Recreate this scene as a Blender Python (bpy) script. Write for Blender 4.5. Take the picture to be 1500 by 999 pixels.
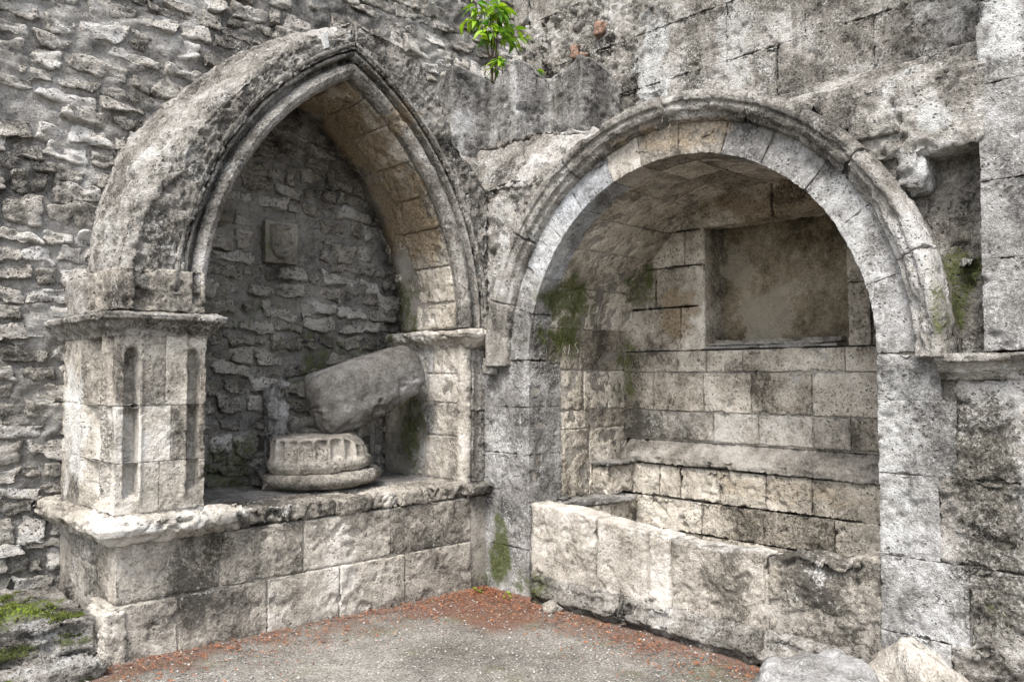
import bpy, math, random
import numpy as np
from mathutils import Vector, Matrix

for o in list(bpy.data.objects): bpy.data.objects.remove(o)
SC = bpy.context.scene
COL = SC.collection
R = math.radians

# ------------------------------------------------------------------ camera
YAW, PITCH = R(46.2), R(2.4)
CAM = np.array([-4.15, -4.595, 1.6])
FH = np.array([math.cos(YAW), math.sin(YAW), 0.]); RT = np.array([math.sin(YAW), -math.cos(YAW), 0.])
cam = bpy.data.cameras.new('camera'); co = bpy.data.objects.new('camera', cam); COL.objects.link(co)
cam.sensor_width = 36; cam.lens = 28.8; cam.clip_end = 500; cam.clip_start = .05
co.location = CAM; co.rotation_euler = (R(90) + PITCH, 0, YAW - R(90))
SC.camera = co
# ------------------------------------------------------------------ sky + soft overcast sun
SUN_EL, SUN_AZ = R(56), R(206)          # direction towards the light, azimuth from +X
w = bpy.data.worlds.new('World'); SC.world = w; w.use_nodes = True
nt = w.node_tree; nt.nodes.clear()
sky = nt.nodes.new('ShaderNodeTexSky'); sky.sky_type = 'NISHITA'; sky.sun_disc = False
sky.sun_elevation = SUN_EL; sky.sun_rotation = R(90) - SUN_AZ; sky.air_density = 1.0; sky.dust_density = 3.0; sky.ozone_density = 1.0
hs = nt.nodes.new('ShaderNodeHueSaturation'); hs.inputs['Saturation'].default_value = .5
bg = nt.nodes.new('ShaderNodeBackground'); bg.inputs[1].default_value = .15
wo = nt.nodes.new('ShaderNodeOutputWorld')
nt.links.new(sky.outputs[0], hs.inputs['Color']); nt.links.new(hs.outputs[0], bg.inputs[0]); nt.links.new(bg.outputs[0], wo.inputs[0])
sl = bpy.data.lights.new('sun', 'SUN'); sl.energy = 1.5; sl.angle = R(20); sl.color = (1, .97, .93)
so = bpy.data.objects.new('sun', sl); COL.objects.link(so)
sd = Vector((math.cos(SUN_EL)*math.cos(SUN_AZ), math.cos(SUN_EL)*math.sin(SUN_AZ), math.sin(SUN_EL)))
so.rotation_euler = sd.to_track_quat('Z', 'Y').to_euler(); so.location = (-3, -3, 9)
SC.view_settings.view_transform = 'Standard'; SC.view_settings.look = 'None'
SC.view_settings.exposure = 1.58; SC.view_settings.gamma = 1; SC.view_settings.use_curve_mapping = False

# ------------------------------------------------------------------ noise
rng = np.random.default_rng(11); random.seed(5)
_p = rng.permutation(256); PERM = np.concatenate([_p, _p, _p]).astype(np.int32)
_g = rng.normal(size=(256, 3)); GRAD = (_g/np.linalg.norm(_g, axis=1)[:, None]).astype(np.float32)
def pn(P, seed=0.):
    P = np.asarray(P, np.float32) + np.float32(seed*13.71 + 100)
    i = np.floor(P); f = P - i; i = i.astype(np.int32) & 255
    u = f*f*f*(f*(f*6 - 15) + 10); out = 0
    X = (i[:, 0], (i[:, 0] + 1) & 255)
    for a in (0, 1):
        pa = PERM[X[a]]
        for b in (0, 1):
            pb = PERM[pa + ((i[:, 1] + b) & 255)]
            for c in (0, 1):
                g = GRAD[PERM[pb + ((i[:, 2] + c) & 255)] & 255]
                d = g[:, 0]*(f[:, 0]-a) + g[:, 1]*(f[:, 1]-b) + g[:, 2]*(f[:, 2]-c)
                out = out + d*(u[:, 0] if a else 1-u[:, 0])*(u[:, 1] if b else 1-u[:, 1])*(u[:, 2] if c else 1-u[:, 2])
    return out*1.5
def fbm(P, o=4, seed=0., gain=.5):
    s = 0; a = 1.
    for k in range(o): s = s + a*pn(P*(2.07**k), seed + k*.37); a *= gain
    return s
def sstep(a, b, x):
    t = np.clip((x-a)/(b-a), 0, 1); return t*t*(3-2*t)

# ------------------------------------------------------------------ stains and painted light: (attribute, centre, radii, strength)
STAINS_OR_LIGHT = []
def stain_or_light(att, c, r, s=1.): STAINS_OR_LIGHT.append((att, np.array(c, float), np.array(r if hasattr(r, '__len__') else (r,)*3, float), s))
def stain_or_light_values(V):
    out = {}
    lo, hi = V.min(0), V.max(0); nz = None
    for att, c, r, s in STAINS_OR_LIGHT:
        if np.any(c + r*1.4 < lo) or np.any(c - r*1.4 > hi): continue
        if nz is None: nz = fbm(V*5, 3, 3.3)
        d = np.sqrt((((V-c)/r)**2).sum(1)); v = s*sstep(1.25, .35, d + nz*.45)
        out[att] = np.maximum(out.get(att, 0), v)
    return out

# ------------------------------------------------------------------ mesh making
def newmesh(name, V, Q, T=None, mat=None, parent=None, smooth=True, attrs=None):
    V = np.asarray(V, np.float32); Q = np.asarray(Q, np.int32).reshape(-1, 4); T = np.zeros((0, 3), np.int32) if T is None else np.asarray(T, np.int32).reshape(-1, 3)
    me = bpy.data.meshes.new(name)
    me.vertices.add(len(V)); me.vertices.foreach_set('co', V.ravel())
    nq, ntr = len(Q), len(T)
    me.loops.add(nq*4 + ntr*3); me.loops.foreach_set('vertex_index', np.concatenate([Q.ravel(), T.ravel()]).astype(np.int32))
    me.polygons.add(nq + ntr)
    me.polygons.foreach_set('loop_start', np.concatenate([np.arange(nq)*4, nq*4 + np.arange(ntr)*3]).astype(np.int32))
    me.polygons.foreach_set('use_smooth', np.full(nq + ntr, smooth))
    me.update(calc_edges=True)
    at = dict(stain_or_light_values(V)) if len(V) else {}
    if attrs: at.update(attrs)
    for k, v in at.items():
        a = me.attributes.new(k, 'FLOAT', 'POINT'); a.data.foreach_set('value', np.asarray(v, np.float32))
    if mat: me.materials.append(mat)
    ob = bpy.data.objects.new(name, me); COL.objects.link(ob)
    if parent:
        ob.parent = parent; ob.matrix_parent_inverse = Matrix.Translation(-parent.location); RECENT.append(ob)
    return ob
RECENT = []
def adopt(core, name, parts):
    core.name = name
    for o in RECENT:
        if o is not core and o.parent == core.parent and o.name.split('.')[0] in parts: o.parent = core; o.matrix_parent_inverse = Matrix.Identity(4)
    RECENT.clear()
def thing(name, label, cat, loc, group=None):
    o = bpy.data.objects.new(name, None); o.empty_display_size = .1; COL.objects.link(o); o.location = loc
    o['label'] = label; o['category'] = cat
    if group: o['group'] = group
    return o
def tag(o, label, cat, group=None):
    o['label'] = label; o['category'] = cat
    if group: o['group'] = group
    return o
def normals(V, Q, T=None):
    N = np.zeros_like(V)
    n = np.cross(V[Q[:, 2]]-V[Q[:, 0]], V[Q[:, 3]]-V[Q[:, 1]])
    idx = Q.ravel(); w_ = np.repeat(n, 4, 0)
    for k in range(3): N[:, k] = np.bincount(idx, w_[:, k], len(V))
    if T is not None and len(T):
        n = np.cross(V[T[:, 1]]-V[T[:, 0]], V[T[:, 2]]-V[T[:, 0]]); w_ = np.repeat(n, 3, 0)
        for k in range(3): N[:, k] += np.bincount(T.ravel(), w_[:, k], len(V))
    return N/np.maximum(np.linalg.norm(N, axis=1), 1e-9)[:, None]
def lin(a, b, res, r):
    n = max(1, int(round((b-a-2*r)/res)))
    return np.concatenate([[a, a+r*.4], np.linspace(a+r, b-r, n+1), [b-r*.4, b]])
def rbox(lo, hi, res=.02, r=.012, skip=''):
    lo = np.array(lo, float); hi = np.array(hi, float)
    res = (res,)*3 if not hasattr(res, '__len__') else res
    r = min(r, .45*float((hi-lo).min()))
    L = [lin(lo[k], hi[k], res[k], r) for k in range(3)]; n = [len(x) for x in L]
    Q = []
    for a in range(3):
        b, c = (a+1) % 3, (a+2) % 3
        for side in (0, 1):
            if ('+' if side else '-') + 'xyz'[a] in skip: continue
            ib, ic = np.meshgrid(np.arange(n[b]), np.arange(n[c]), indexing='ij')
            I = [None]*3; I[a] = np.full(ib.shape, n[a]-1 if side else 0); I[b] = ib; I[c] = ic
            g = (I[0]*n[1] + I[1])*n[2] + I[2]
            q = np.stack([g[:-1, :-1], g[1:, :-1], g[1:, 1:], g[:-1, 1:]], -1).reshape(-1, 4)
            Q.append(q if side else q[:, ::-1])
    Q = np.concatenate(Q); ids, inv = np.unique(Q, return_inverse=True); Q = inv.reshape(-1, 4)
    k = ids % n[2]; j = (ids//n[2]) % n[1]; i = ids//(n[1]*n[2])
    P = np.stack([L[0][i], L[1][j], L[2][k]], 1)
    q = np.clip(P, lo+r, hi-r); d = P-q
    return q + r*d/np.maximum(np.linalg.norm(d, axis=1), 1e-9)[:, None], Q
def orient(V, Q, T=None):
    c = V[Q].mean(1); n = np.cross(V[Q[:, 2]]-V[Q[:, 0]], V[Q[:, 3]]-V[Q[:, 1]])
    if ((c-V.mean(0))*n).sum() < 0: return Q[:, ::-1], (None if T is None else T[:, ::-1])
    return Q, T
def weather(V, N, amp=1., seed=0., chip=1., fine=1.):
    if amp == 0: return V
    V0 = V; V = V + np.column_stack([pn(V*15, seed+21), pn(V*15, seed+22), pn(V*15, seed+23)])*.045
    d = .010*fbm(V*4.5, 2, seed) + fine*(.0025*pn(V*17, seed+1) - .0075*sstep(.15, .42, pn(V*19, seed+4)) - .007*sstep(.1, .5, pn(V*46, seed+2)) + .002*pn(V*60, seed+8))
    m = fbm(V*8, 3, seed+5); d -= chip*.02*sstep(.25, .6, m)
    return V0 + N*(amp*d)[:, None]
def blk(name, lo, hi, mat, parent, fmap=None, res=.02, r=.012, amp=1., chip=1., fine=1., skip='', seed=0., fn=None, attrs=None):
    V, Q = rbox(lo, hi, res, r, skip)
    if fmap is not None: V = fmap(V)
    Q, _ = orient(V, Q); N = normals(V, Q)
    V = weather(V, N, amp, seed, chip, fine)
    if fn is not None: V = fn(V, N)
    return newmesh(name, V, Q, None, mat, parent, attrs=attrs(V) if attrs else None)
def resample(pts, step):
    out = [np.array(pts[0], float)]
    for a, b in zip(pts[:-1], pts[1:]):
        a, b = np.array(a, float), np.array(b, float); n = max(1, int(round(np.linalg.norm(b-a)/step)))
        for k in range(1, n+1): out.append(a + (b-a)*k/n)
    return np.array(out)
def sweep(name, prof, nS, fmap, mat, parent, step=.014, amp=.6, chip=1., fine=1., seed=0., fn=None, closed=True, attrs=None):
    """prof: list of (a, b); fmap(s in 0..1 array, a, b) -> xyz"""
    pr = resample(list(prof) + ([prof[0]] if closed else []), step)
    if closed: pr = pr[:-1]
    m = len(pr); s = np.linspace(0, 1, nS+1)
    S, J = np.meshgrid(s, np.arange(m), indexing='ij')
    V = fmap(S.ravel(), pr[J.ravel(), 0], pr[J.ravel(), 1])
    i, j = np.meshgrid(np.arange(nS), np.arange(m if closed else m-1), indexing='ij')
    j2 = (j+1) % m
    Q = np.stack([i*m+j, (i+1)*m+j, (i+1)*m+j2, i*m+j2], -1).reshape(-1, 4)
    T = None
    if closed:
        c0 = V[:m].mean(0); c1 = V[nS*m:].mean(0); V = np.concatenate([V, [c0, c1]]); k0 = len(V)-2
        jj = np.arange(m); T = np.concatenate([np.stack([np.full(m, k0), jj, (jj+1) % m], 1), np.stack([np.full(m, k0+1), nS*m + (jj+1) % m, nS*m + jj], 1)])
    Q, T = orient(V, Q, T); N = normals(V, Q, T); V = weather(V, N, amp, seed, chip, fine)
    if fn is not None: V = fn(V, N)
    return newmesh(name, V, Q, T, mat, parent, attrs=attrs(V) if attrs else None)
def miter_path(pts, step=.016):
    """open 2-D polyline; returns samples and outward (left-hand) mitre vectors"""
    pts = [np.array(p, float) for p in pts]; seg = [(b-a)/np.linalg.norm(b-a) for a, b in zip(pts[:-1], pts[1:])]
    nrm = [np.array([-t[1], t[0]]) for t in seg]
    P, M = [], []
    for k, (a, b) in enumerate(zip(pts[:-1], pts[1:])):
        n = max(1, int(round(np.linalg.norm(b-a)/step)))
        def mit(i):
            if i == 0: return nrm[0]
            if i == len(pts)-1: return nrm[-1]
            v = nrm[i-1]+nrm[i]; return v/(v@nrm[i])
        m0, m1 = mit(k), mit(k+1)
        for q in range(n + (k == len(seg)-1)):
            t = q/n; P.append(a+(b-a)*t); M.append(m0+(m1-m0)*t if False else (m0 if q == 0 else (m1 if q == n else nrm[k])))
    return np.array(P), np.array(M)
def moulding(name, pts, prof, mat, parent, **kw):
    P, M = miter_path(pts); n = len(P)-1
    def f(s, a, b):
        i = np.rint(s*n).astype(int); xy = P[i] + a[:, None]*M[i]; return np.column_stack([xy, b])
    return sweep(name, prof, n, f, mat, parent, **kw)

# ------------------------------------------------------------------ materials
class NT:
    def __init__(s, mat): s.t = mat.node_tree; s.n = s.t.nodes; s.l = s.t.links
    def add(s, typ, **kw):
        nd = s.n.new(typ)
        for k, v in kw.items(): setattr(nd, k, v)
        return nd
    def put(s, sock, v):
        if isinstance(v, bpy.types.NodeSocket): s.l.new(v, sock)
        elif v is not None: sock.default_value = v
    def noise(s, vec, scale, detail=4, rough=.6, dist=0., off=0.):
        if off:
            a = s.add('ShaderNodeVectorMath', operation='ADD'); s.put(a.inputs[0], vec); a.inputs[1].default_value = (off, off*.7, -off*1.3); vec = a.outputs[0]
        nd = s.add('ShaderNodeTexNoise'); s.put(nd.inputs['Vector'], vec); nd.inputs['Scale'].default_value = scale
        nd.inputs['Detail'].default_value = detail; nd.inputs['Roughness'].default_value = rough; nd.inputs['Distortion'].default_value = dist
        return nd.outputs['Fac']
    def math(s, op, a, b=None, c=None, clamp=False):
        nd = s.add('ShaderNodeMath', operation=op, use_clamp=clamp); s.put(nd.inputs[0], a); s.put(nd.inputs[1], b)
        if c is not None: s.put(nd.inputs[2], c)
        return nd.outputs[0]
    def step(s, v, a, b, x=0., y=1.):
        nd = s.add('ShaderNodeMapRange', interpolation_type='SMOOTHSTEP'); s.put(nd.inputs[0], v)
        for k, q in zip((1, 2, 3, 4), (a, b, x, y)): nd.inputs[k].default_value = q
        return nd.outputs[0]
    def mix(s, f, a, b, bt='MIX'):
        nd = s.add('ShaderNodeMix', data_type='RGBA', blend_type=bt); s.put(nd.inputs[0], f)
        for sk, v in ((nd.inputs[6], a), (nd.inputs[7], b)):
            if isinstance(v, tuple): v = v + (1.,) if len(v) == 3 else v
            s.put(sk, v)
        return nd.outputs[2]
    def ramp(s, v, stops):
        nd = s.add('ShaderNodeValToRGB'); s.put(nd.inputs[0], v); e = nd.color_ramp.elements
        while len(e) < len(stops): e.new(.5)
        for el, (p, c) in zip(e, stops): el.position = p; el.color = c + (1.,)
        return nd.outputs[0]
    def attr(s, name):
        nd = s.add('ShaderNodeAttribute', attribute_name=name); return nd.outputs['Fac']

def stone_mat(name, cols, crust=.3, lichen=.3, pits=.5, bump=.6, grit=1., tint=.25, streak=.3, warm=(.34, .26, .165), rough=.95, pale=(.62, .62, .6), gscale=1.):
    m = bpy.data.materials.new(name); m.use_nodes = True; t = NT(m); bs = t.n['Principled BSDF']
    pos = t.add('ShaderNodeNewGeometry').outputs['Position']
    nA = t.noise(pos, 2.1, 6, .62); nB = t.noise(pos, 13*gscale, 6, .7, off=3.1); nC = t.noise(pos, 58*gscale, 4, .75, off=7.7); nD = t.noise(pos, 140, 2, .7, off=1.7)
    v = t.math('MULTIPLY_ADD', nA, 2.2, -1.1); v = t.math('MULTIPLY_ADD', nB, 1.2*grit, v); v = t.math('MULTIPLY_ADD', nC, 1.25*grit, v); v = t.math('MULTIPLY_ADD', nD, .55*grit, v)
    v = t.math('ADD', v, .5 - 1.5*grit)
    rnd = t.add('ShaderNodeObjectInfo').outputs['Random']
    v = t.math('MULTIPLY_ADD', t.math('SUBTRACT', rnd, .5), tint, v)
    n = len(cols); col = t.ramp(v, [(.08 + .84*k/(n-1), c) for k, c in enumerate(cols)])
    # warm / pale / crust / moss: stains and a little painted light (mesh attributes) plus wandering natural ones
    wn = t.step(t.math('ADD', t.attr('warm'), t.math('MULTIPLY_ADD', nB, .9, -.45)), .35, .75)
    col = t.mix(t.math('MULTIPLY', wn, .8), col, t.mix(t.math('MULTIPLY_ADD', nC, 1.6, -.4, clamp=True), tuple(.35*c for c in warm), tuple(min(1, 1.6*c) for c in warm)))
    ln = t.noise(pos, 3.4, 9, .74, off=11.3)
    lm = t.step(t.math('MULTIPLY_ADD', nC, .55, ln), 1.0-.42*lichen, 1.16-.42*lichen)
    pl = t.step(t.math('ADD', t.attr('pale'), t.math('MULTIPLY_ADD', nB, .9, -.45)), .3, .8)
    lm = t.math('MAXIMUM', lm, t.math('MULTIPLY', pl, t.step(nC, .3, .5)))
    col = t.mix(t.math('MULTIPLY', lm, .8), col, pale)
    # vertical run-off streaks and black crust
    mp = t.add('ShaderNodeMapping'); t.put(mp.inputs[0], pos); mp.inputs['Scale'].default_value = (5, 5, .55)
    st = t.step(t.noise(mp.outputs[0], 1.6, 5, .65), .53, .72)
    cn = t.noise(pos, 1.55, 8, .72, off=21.)
    cr = t.step(t.math('MULTIPLY_ADD', nC, .5, cn), .98-.4*crust, 1.2-.4*crust)
    cr = t.math('MAXIMUM', cr, t.math('MULTIPLY', st, streak))
    ca = t.step(t.math('ADD', t.attr('crust'), t.math('MULTIPLY_ADD', nB, 1.0, -.5)), .3, .8)
    cr = t.math('MAXIMUM', cr, t.math('MULTIPLY', ca, t.step(nC, .72, .42)))
    col = t.mix(t.math('MULTIPLY', cr, .78), col, t.ramp(nC, [(.3, (.016, .015, .011)), (.75, (.1, .09, .066))]))
    # pits
    dv = t.add('ShaderNodeVectorMath', operation='MULTIPLY_ADD'); t.put(dv.inputs[0], t.add('ShaderNodeTexNoise').outputs['Color'])
    dv.inputs[0].links[0].from_node.inputs['Scale'].default_value = 30; t.put(dv.inputs[0].links[0].from_node.inputs['Vector'], pos)
    dv.inputs[1].default_value = (.03,)*3; t.put(dv.inputs[2], pos)
    vo = t.add('ShaderNodeTexVoronoi'); t.put(vo.inputs['Vector'], dv.outputs[0]); vo.inputs['Scale'].default_value = 42*gscale
    pt = t.math('MULTIPLY', t.step(vo.outputs['Distance'], .34, .16), t.step(t.noise(pos, 6, 5, .7, off=5.5), .62-.3*pits, .78-.3*pits))
    col = t.mix(t.math('MULTIPLY', pt, .8), col, t.mix(.25, (.02, .018, .015), col))
    ms = t.step(t.math('ADD', t.math('MULTIPLY_ADD', nB, 1.5, -.75), t.math('ADD', t.attr('moss'), t.math('MULTIPLY_ADD', nC, 1.1, -.55))), .36, .7)
    mc = t.ramp(nC, [(.3, (.018, .024, .005)), (.5, (.06, .075, .012)), (.72, (.13, .15, .03))])
    col = t.mix(t.math('MULTIPLY', ms, .85), col, mc)
    vv = t.step(t.math('ADD', t.attr('vivid'), t.math('MULTIPLY_ADD', nC, .8, -.4)), .32, .6)
    col = t.mix(vv, col, t.ramp(nC, [(.32, (.05, .09, .004)), (.55, (.17, .26, .012)), (.7, (.28, .36, .03))]))
    t.put(bs.inputs['Base Color'], col); bs.inputs['Roughness'].default_value = rough; bs.inputs['Specular IOR Level'].default_value = .12
    h = t.math('MULTIPLY_ADD', nC, .9, t.math('MULTIPLY', nB, 1.1)); h = t.math('MULTIPLY_ADD', nD, .4, h); h = t.math('MULTIPLY_ADD', pt, -.7, h)
    bp = t.add('ShaderNodeBump'); bp.inputs['Strength'].default_value = bump; bp.inputs['Distance'].default_value = .03; t.put(bp.inputs['Height'], h); t.put(bs.inputs['Normal'], bp.outputs[0])
    return m

G = lambda v, w=0.: (v*(1+w), v*(1+w*.25), v*(1-w*.9))
M_grey = stone_mat('grey_lichen_stone', [G(.05, .1), G(.145, .11), G(.26, .1), G(.39, .08), G(.55, .04)], crust=.38, lichen=.42, pits=.6, bump=1., streak=.5, grit=.92)
M_gran = stone_mat('granular_grey_stone', [G(.075, .05), G(.175, .05), G(.275, .05), G(.385, .03), G(.53, .01)], crust=.26, lichen=.45, pits=.5, bump=.9, streak=.4, grit=.95, tint=.15)
M_pale = stone_mat('pale_limestone', [G(.075, .13), G(.2, .13), G(.34, .13), G(.46, .12), G(.62, .08)], crust=.24, lichen=.3, pits=.5, bump=.8, tint=.45, grit=.8, streak=.25, pale=(.72, .71, .68))
M_warm = stone_mat('ochre_limestone', [G(.08, .18), G(.24, .17), G(.4, .15), G(.54, .13), G(.68, .1)], crust=.26, lichen=.1, pits=.8, bump=.7, tint=.45, grit=.8, streak=.2, pale=(.6, .56, .48))
M_smoothring = stone_mat('blue_grey_dressed_stone', [G(.12, .0), G(.24, .0), G(.35, -.02), G(.46, -.03), G(.58, -.04)], crust=.18, lichen=.3, pits=.5, bump=.8, grit=1., tint=.3, streak=.1)
M_mortar = stone_mat('grey_mortar', [G(.08, .06), G(.16, .07), G(.245, .07), G(.34, .06), G(.45, .04)], crust=.25, lichen=.1, pits=.3, bump=.9, streak=.1, tint=0)
M_joint = stone_mat('joint_mortar', [G(.08, .12), G(.16, .12), G(.25, .12), G(.33, .1), G(.42, .08)], crust=.3, lichen=.05, pits=.3, bump=.6, streak=.2, tint=0)
M_rub = stone_mat('rubble_stone', [G(.1, .1), G(.25, .11), G(.42, .1), G(.57, .08), G(.72, .03)], crust=.34, lichen=.34, pits=.8, bump=1.1, tint=.5, streak=0.)
M_frag = stone_mat('smooth_grey_stone', [G(.04, .1), G(.085, .1), G(.14, .08), G(.2, .05), G(.32, .03)], crust=.2, lichen=.12, pits=.3, bump=.45, grit=.7, streak=0., tint=0, rough=.75)
M_panel = stone_mat('brown_plaster', [G(.06, .32), G(.12, .3), G(.19, .28), G(.27, .25), G(.38, .2)], crust=.25, lichen=.05, pits=.5, bump=.7, streak=.1, tint=0, pale=(.36, .325, .26), gscale=1.3)
M_dark = stone_mat('dark_weathered_stone', [G(.06, .06), G(.14, .06), G(.25, .06), G(.38, .04), G(.55, .0)], crust=.35, lichen=.3, pits=.6, bump=.9, streak=.8, grit=.8)
M_dress = stone_mat('beige_dressed_slab', [G(.09, .14), G(.2, .14), G(.31, .13), G(.41, .1), G(.52, .08)], crust=.24, lichen=.2, pits=.45, bump=.6, tint=.5, streak=.2)
M_brick = stone_mat('terracotta', [(.26, .15, .11), (.36, .22, .165), (.45, .3, .23)], crust=0, lichen=0, pits=0, bump=.3, streak=0)

# ------------------------------------------------------------------ stains on the stones, plus light painted on pier flank and soffit
for a in [('moss', (.35, -.44, 2.15), (.33, .3, .45), .8), ('crust', (.2, -.44, 1.75), (.22, .3, .3), .8), ('crust', (.2, -.44, 1.35), (.25, .3, .35), .5),
          ('moss', (.45, -.44, 1.75), (.22, .25, .2), .45), ('crust', (.12, -.44, .95), (.25, .2, .3), .35),
          ('moss', (0, -.15, .25), (.2, .14, .4), .75), ('moss', (-.02, -.5, .12), (.2, .35, .14), .6), ('moss', (-.05, 0, .15), (.15, .2, .2), .4),
          ('moss', (1.08, -.62, 2.3), (.2, .22, .3), .6), ('moss', (1.08, -.48, 1.7), (.2, .1, .5), .6), ('warm', (1.1, -.95, 2.1), (.2, .28, .25), .8),
          ('warm', (1.1, -1.8, 2.8), (.3, .8, .2), .8), ('crust', (1.1, -1.9, 2.85), (.2, .3, .12), .7), ('crust', (1.1, -2.45, 2.35), (.2, .14, .2), .7),
          ('pale', (1.1, -1.4, 1.3), (.25, 1., .26), .42), ('pale', (1.05, -.75, .6), (.2, .3, .3), .5), ('warm', (1.05, -1.7, .82), (.2, .9, .14), .5),
          ('crust', (1.05, -1.9, .55), (.2, .7, .22), .55), ('warm', (0, -2.35, .42), (.2, .14, .2), .4), ('warm', (0, -1.25, .4), (.2, .25, .25), .3),
          ('warm', (-.8, .5, 3.4), (.6, .5, .5), .95), ('warm', (-.45, .5, 2.8), (.4, .5, .6), .75), ('moss', (-.2, .75, 2.1), (.2, .25, .5), .6),  # tan soffit, its warm tone raised to stand in for light on it
          ('moss', (-.2, .7, 1.2), (.2, .25, .5), .6), ('crust', (-2.68, .15, 1.25), (.1, .2, .5), .75), ('crust', (-2.58, 0, 1.3), (.06, .15, .4), .6),
          ('crust', (-2.35, -.05, 1.87), (.35, .1, .05), .9), ('warm', (-2.18, 0, 1.35), (.06, .2, .5), .45), ('warm', (-2.6, 0, 1.0), (.1, .1, .25), .4),
          ('crust', (-2.1, 0, .6), (.12, .1, .12), .9), ('crust', (-2.45, 0, 2.4), (.15, .2, .3), .8), ('crust', (-2.0, 0, 3.1), (.3, .2, .3), .5), ('crust', (-1.65, 0, 3.5), (.2, .2, .1), .6),
          ('crust', (-1.75, 0, .25), (.4, .1, .12), .5), ('crust', (-.3, 0, .05), (2.6, .1, .1), .6),
          ('pale', (-2.66, .7, 1.3), (.1, .3, .5), .7), ('pale', (-2.4, 0, 1.3), (.35, .2, .6), .35), ('pale', (-2.2, -.05, .8), (.6, .2, .12), .5),  # first entry: light on the pier's left flank put into the colour
          ('pale', (0, -.62, 2.5), (.15, .3, .5), .6), ('pale', (0, -2.7, 2.35), (.15, .35, .5), .6), ('pale', (0, -3.0, 1.2), (.15, .2, .8), .5),
          ('warm', (0, -1.75, 3.05), (.2, .5, .16), .55), ('warm', (-.06, -1.5, 3.1), (.1, .5, .06), .6),
          ('crust', (0, -3.35, 1.2), (.15, .2, .5), .7), ('crust', (0, -3.4, .7), (.15, .3, .5), .7), ('moss', (0, -3.45, .45), (.15, .2, .2), .3),
          ('pale', (0, -3.62, .9), (.15, .15, .7), .6), ('moss', (.2, -3.2, 2.0), (.15, .15, .3), .65), ('crust', (.2, -3.2, 1.85), (.15, .15, .2), .6),
          ('moss', (-.08, -3.24, 1.95), (.1, .05, .25), .55), ('moss', (-.05, -.6, 3.05), (.15, .35, .3), .3),
          ('pale', (1.3, -.6, 4.1), (.3, .22, .8), .8), ('pale', (1.3, -1.35, 4.0), (.3, .2, .8), .6), ('pale', (1.3, -2.8, 4.0), (.3, .3, .8), .5),
          ('crust', (1.3, -.98, 4.0), (.3, .16, .4), .8), ('crust', (1.3, .1, 4.4), (.3, .4, .5), .8), ('crust', (1.3, -2.1, 4.0), (.3, .35, .6), .5), ('crust', (1.3, -1.6, 4.4), (.3, .4, .4), .5),
          ('pale', (0, -3.5, 3.2), (.15, .12, .3), .8), ('pale', (-.02, -3.2, 2.85), (.1, .12, .12), .9),
          ('vivid', (-3.05, .5, .33), (.42, .3, .08), .42), ('moss', (-3.2, .5, .34), (.55, .36, .06), .7), ('moss', (-3.1, -.15, .05), (.7, .12, .08), .7), ('moss', (-3.1, .06, .23), (.6, .06, .05), .8), ('pale', (-2.9, .2, .33), (.5, .14, .06), .5), ('pale', (-2.95, -.1, .17), (.5, .12, .05), .5),
          ('moss', (-1.3, 1.1, 2.1), (.9, .3, 1.), .38), ('moss', (-.7, 1.1, 1.6), (.6, .3, .6), .5), ('moss', (-1.5, 1.05, 1.0), (.35, .3, .25), .6),
          ('moss', (-2.95, 1.1, .5), (.3, .2, .3), .4), ('crust', (-2.8, 1.1, 1.2), (.25, .2, .6), .4),
          ('pale', (1.38, -1.55, 2.02), (.2, .24, .2), 1.6), ('pale', (1.38, -1.3, 2.42), (.2, .15, .16), 1.5), ('moss', (1.3, .6, 4.4), (.2, .3, .4), .2)]:
    stain_or_light(*a)
stain_or_light('pale', (.1, -2.55, .66), (.25, .4, .08), .35); stain_or_light('pale', (.1, -1.8, .62), (.25, .9, .05), .5)
stain_or_light('crust', (-1.3, 0, .1), (1.6, .15, .2), .38); stain_or_light('pale', (.12, .38, 3.62), (.2, .14, .25), .7); stain_or_light('pale', (.42, 0, 3.6), (.2, .16, .3), .55); stain_or_light('crust', (-.65, .3, 1.33), (.3, .3, .14), .7)

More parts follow.
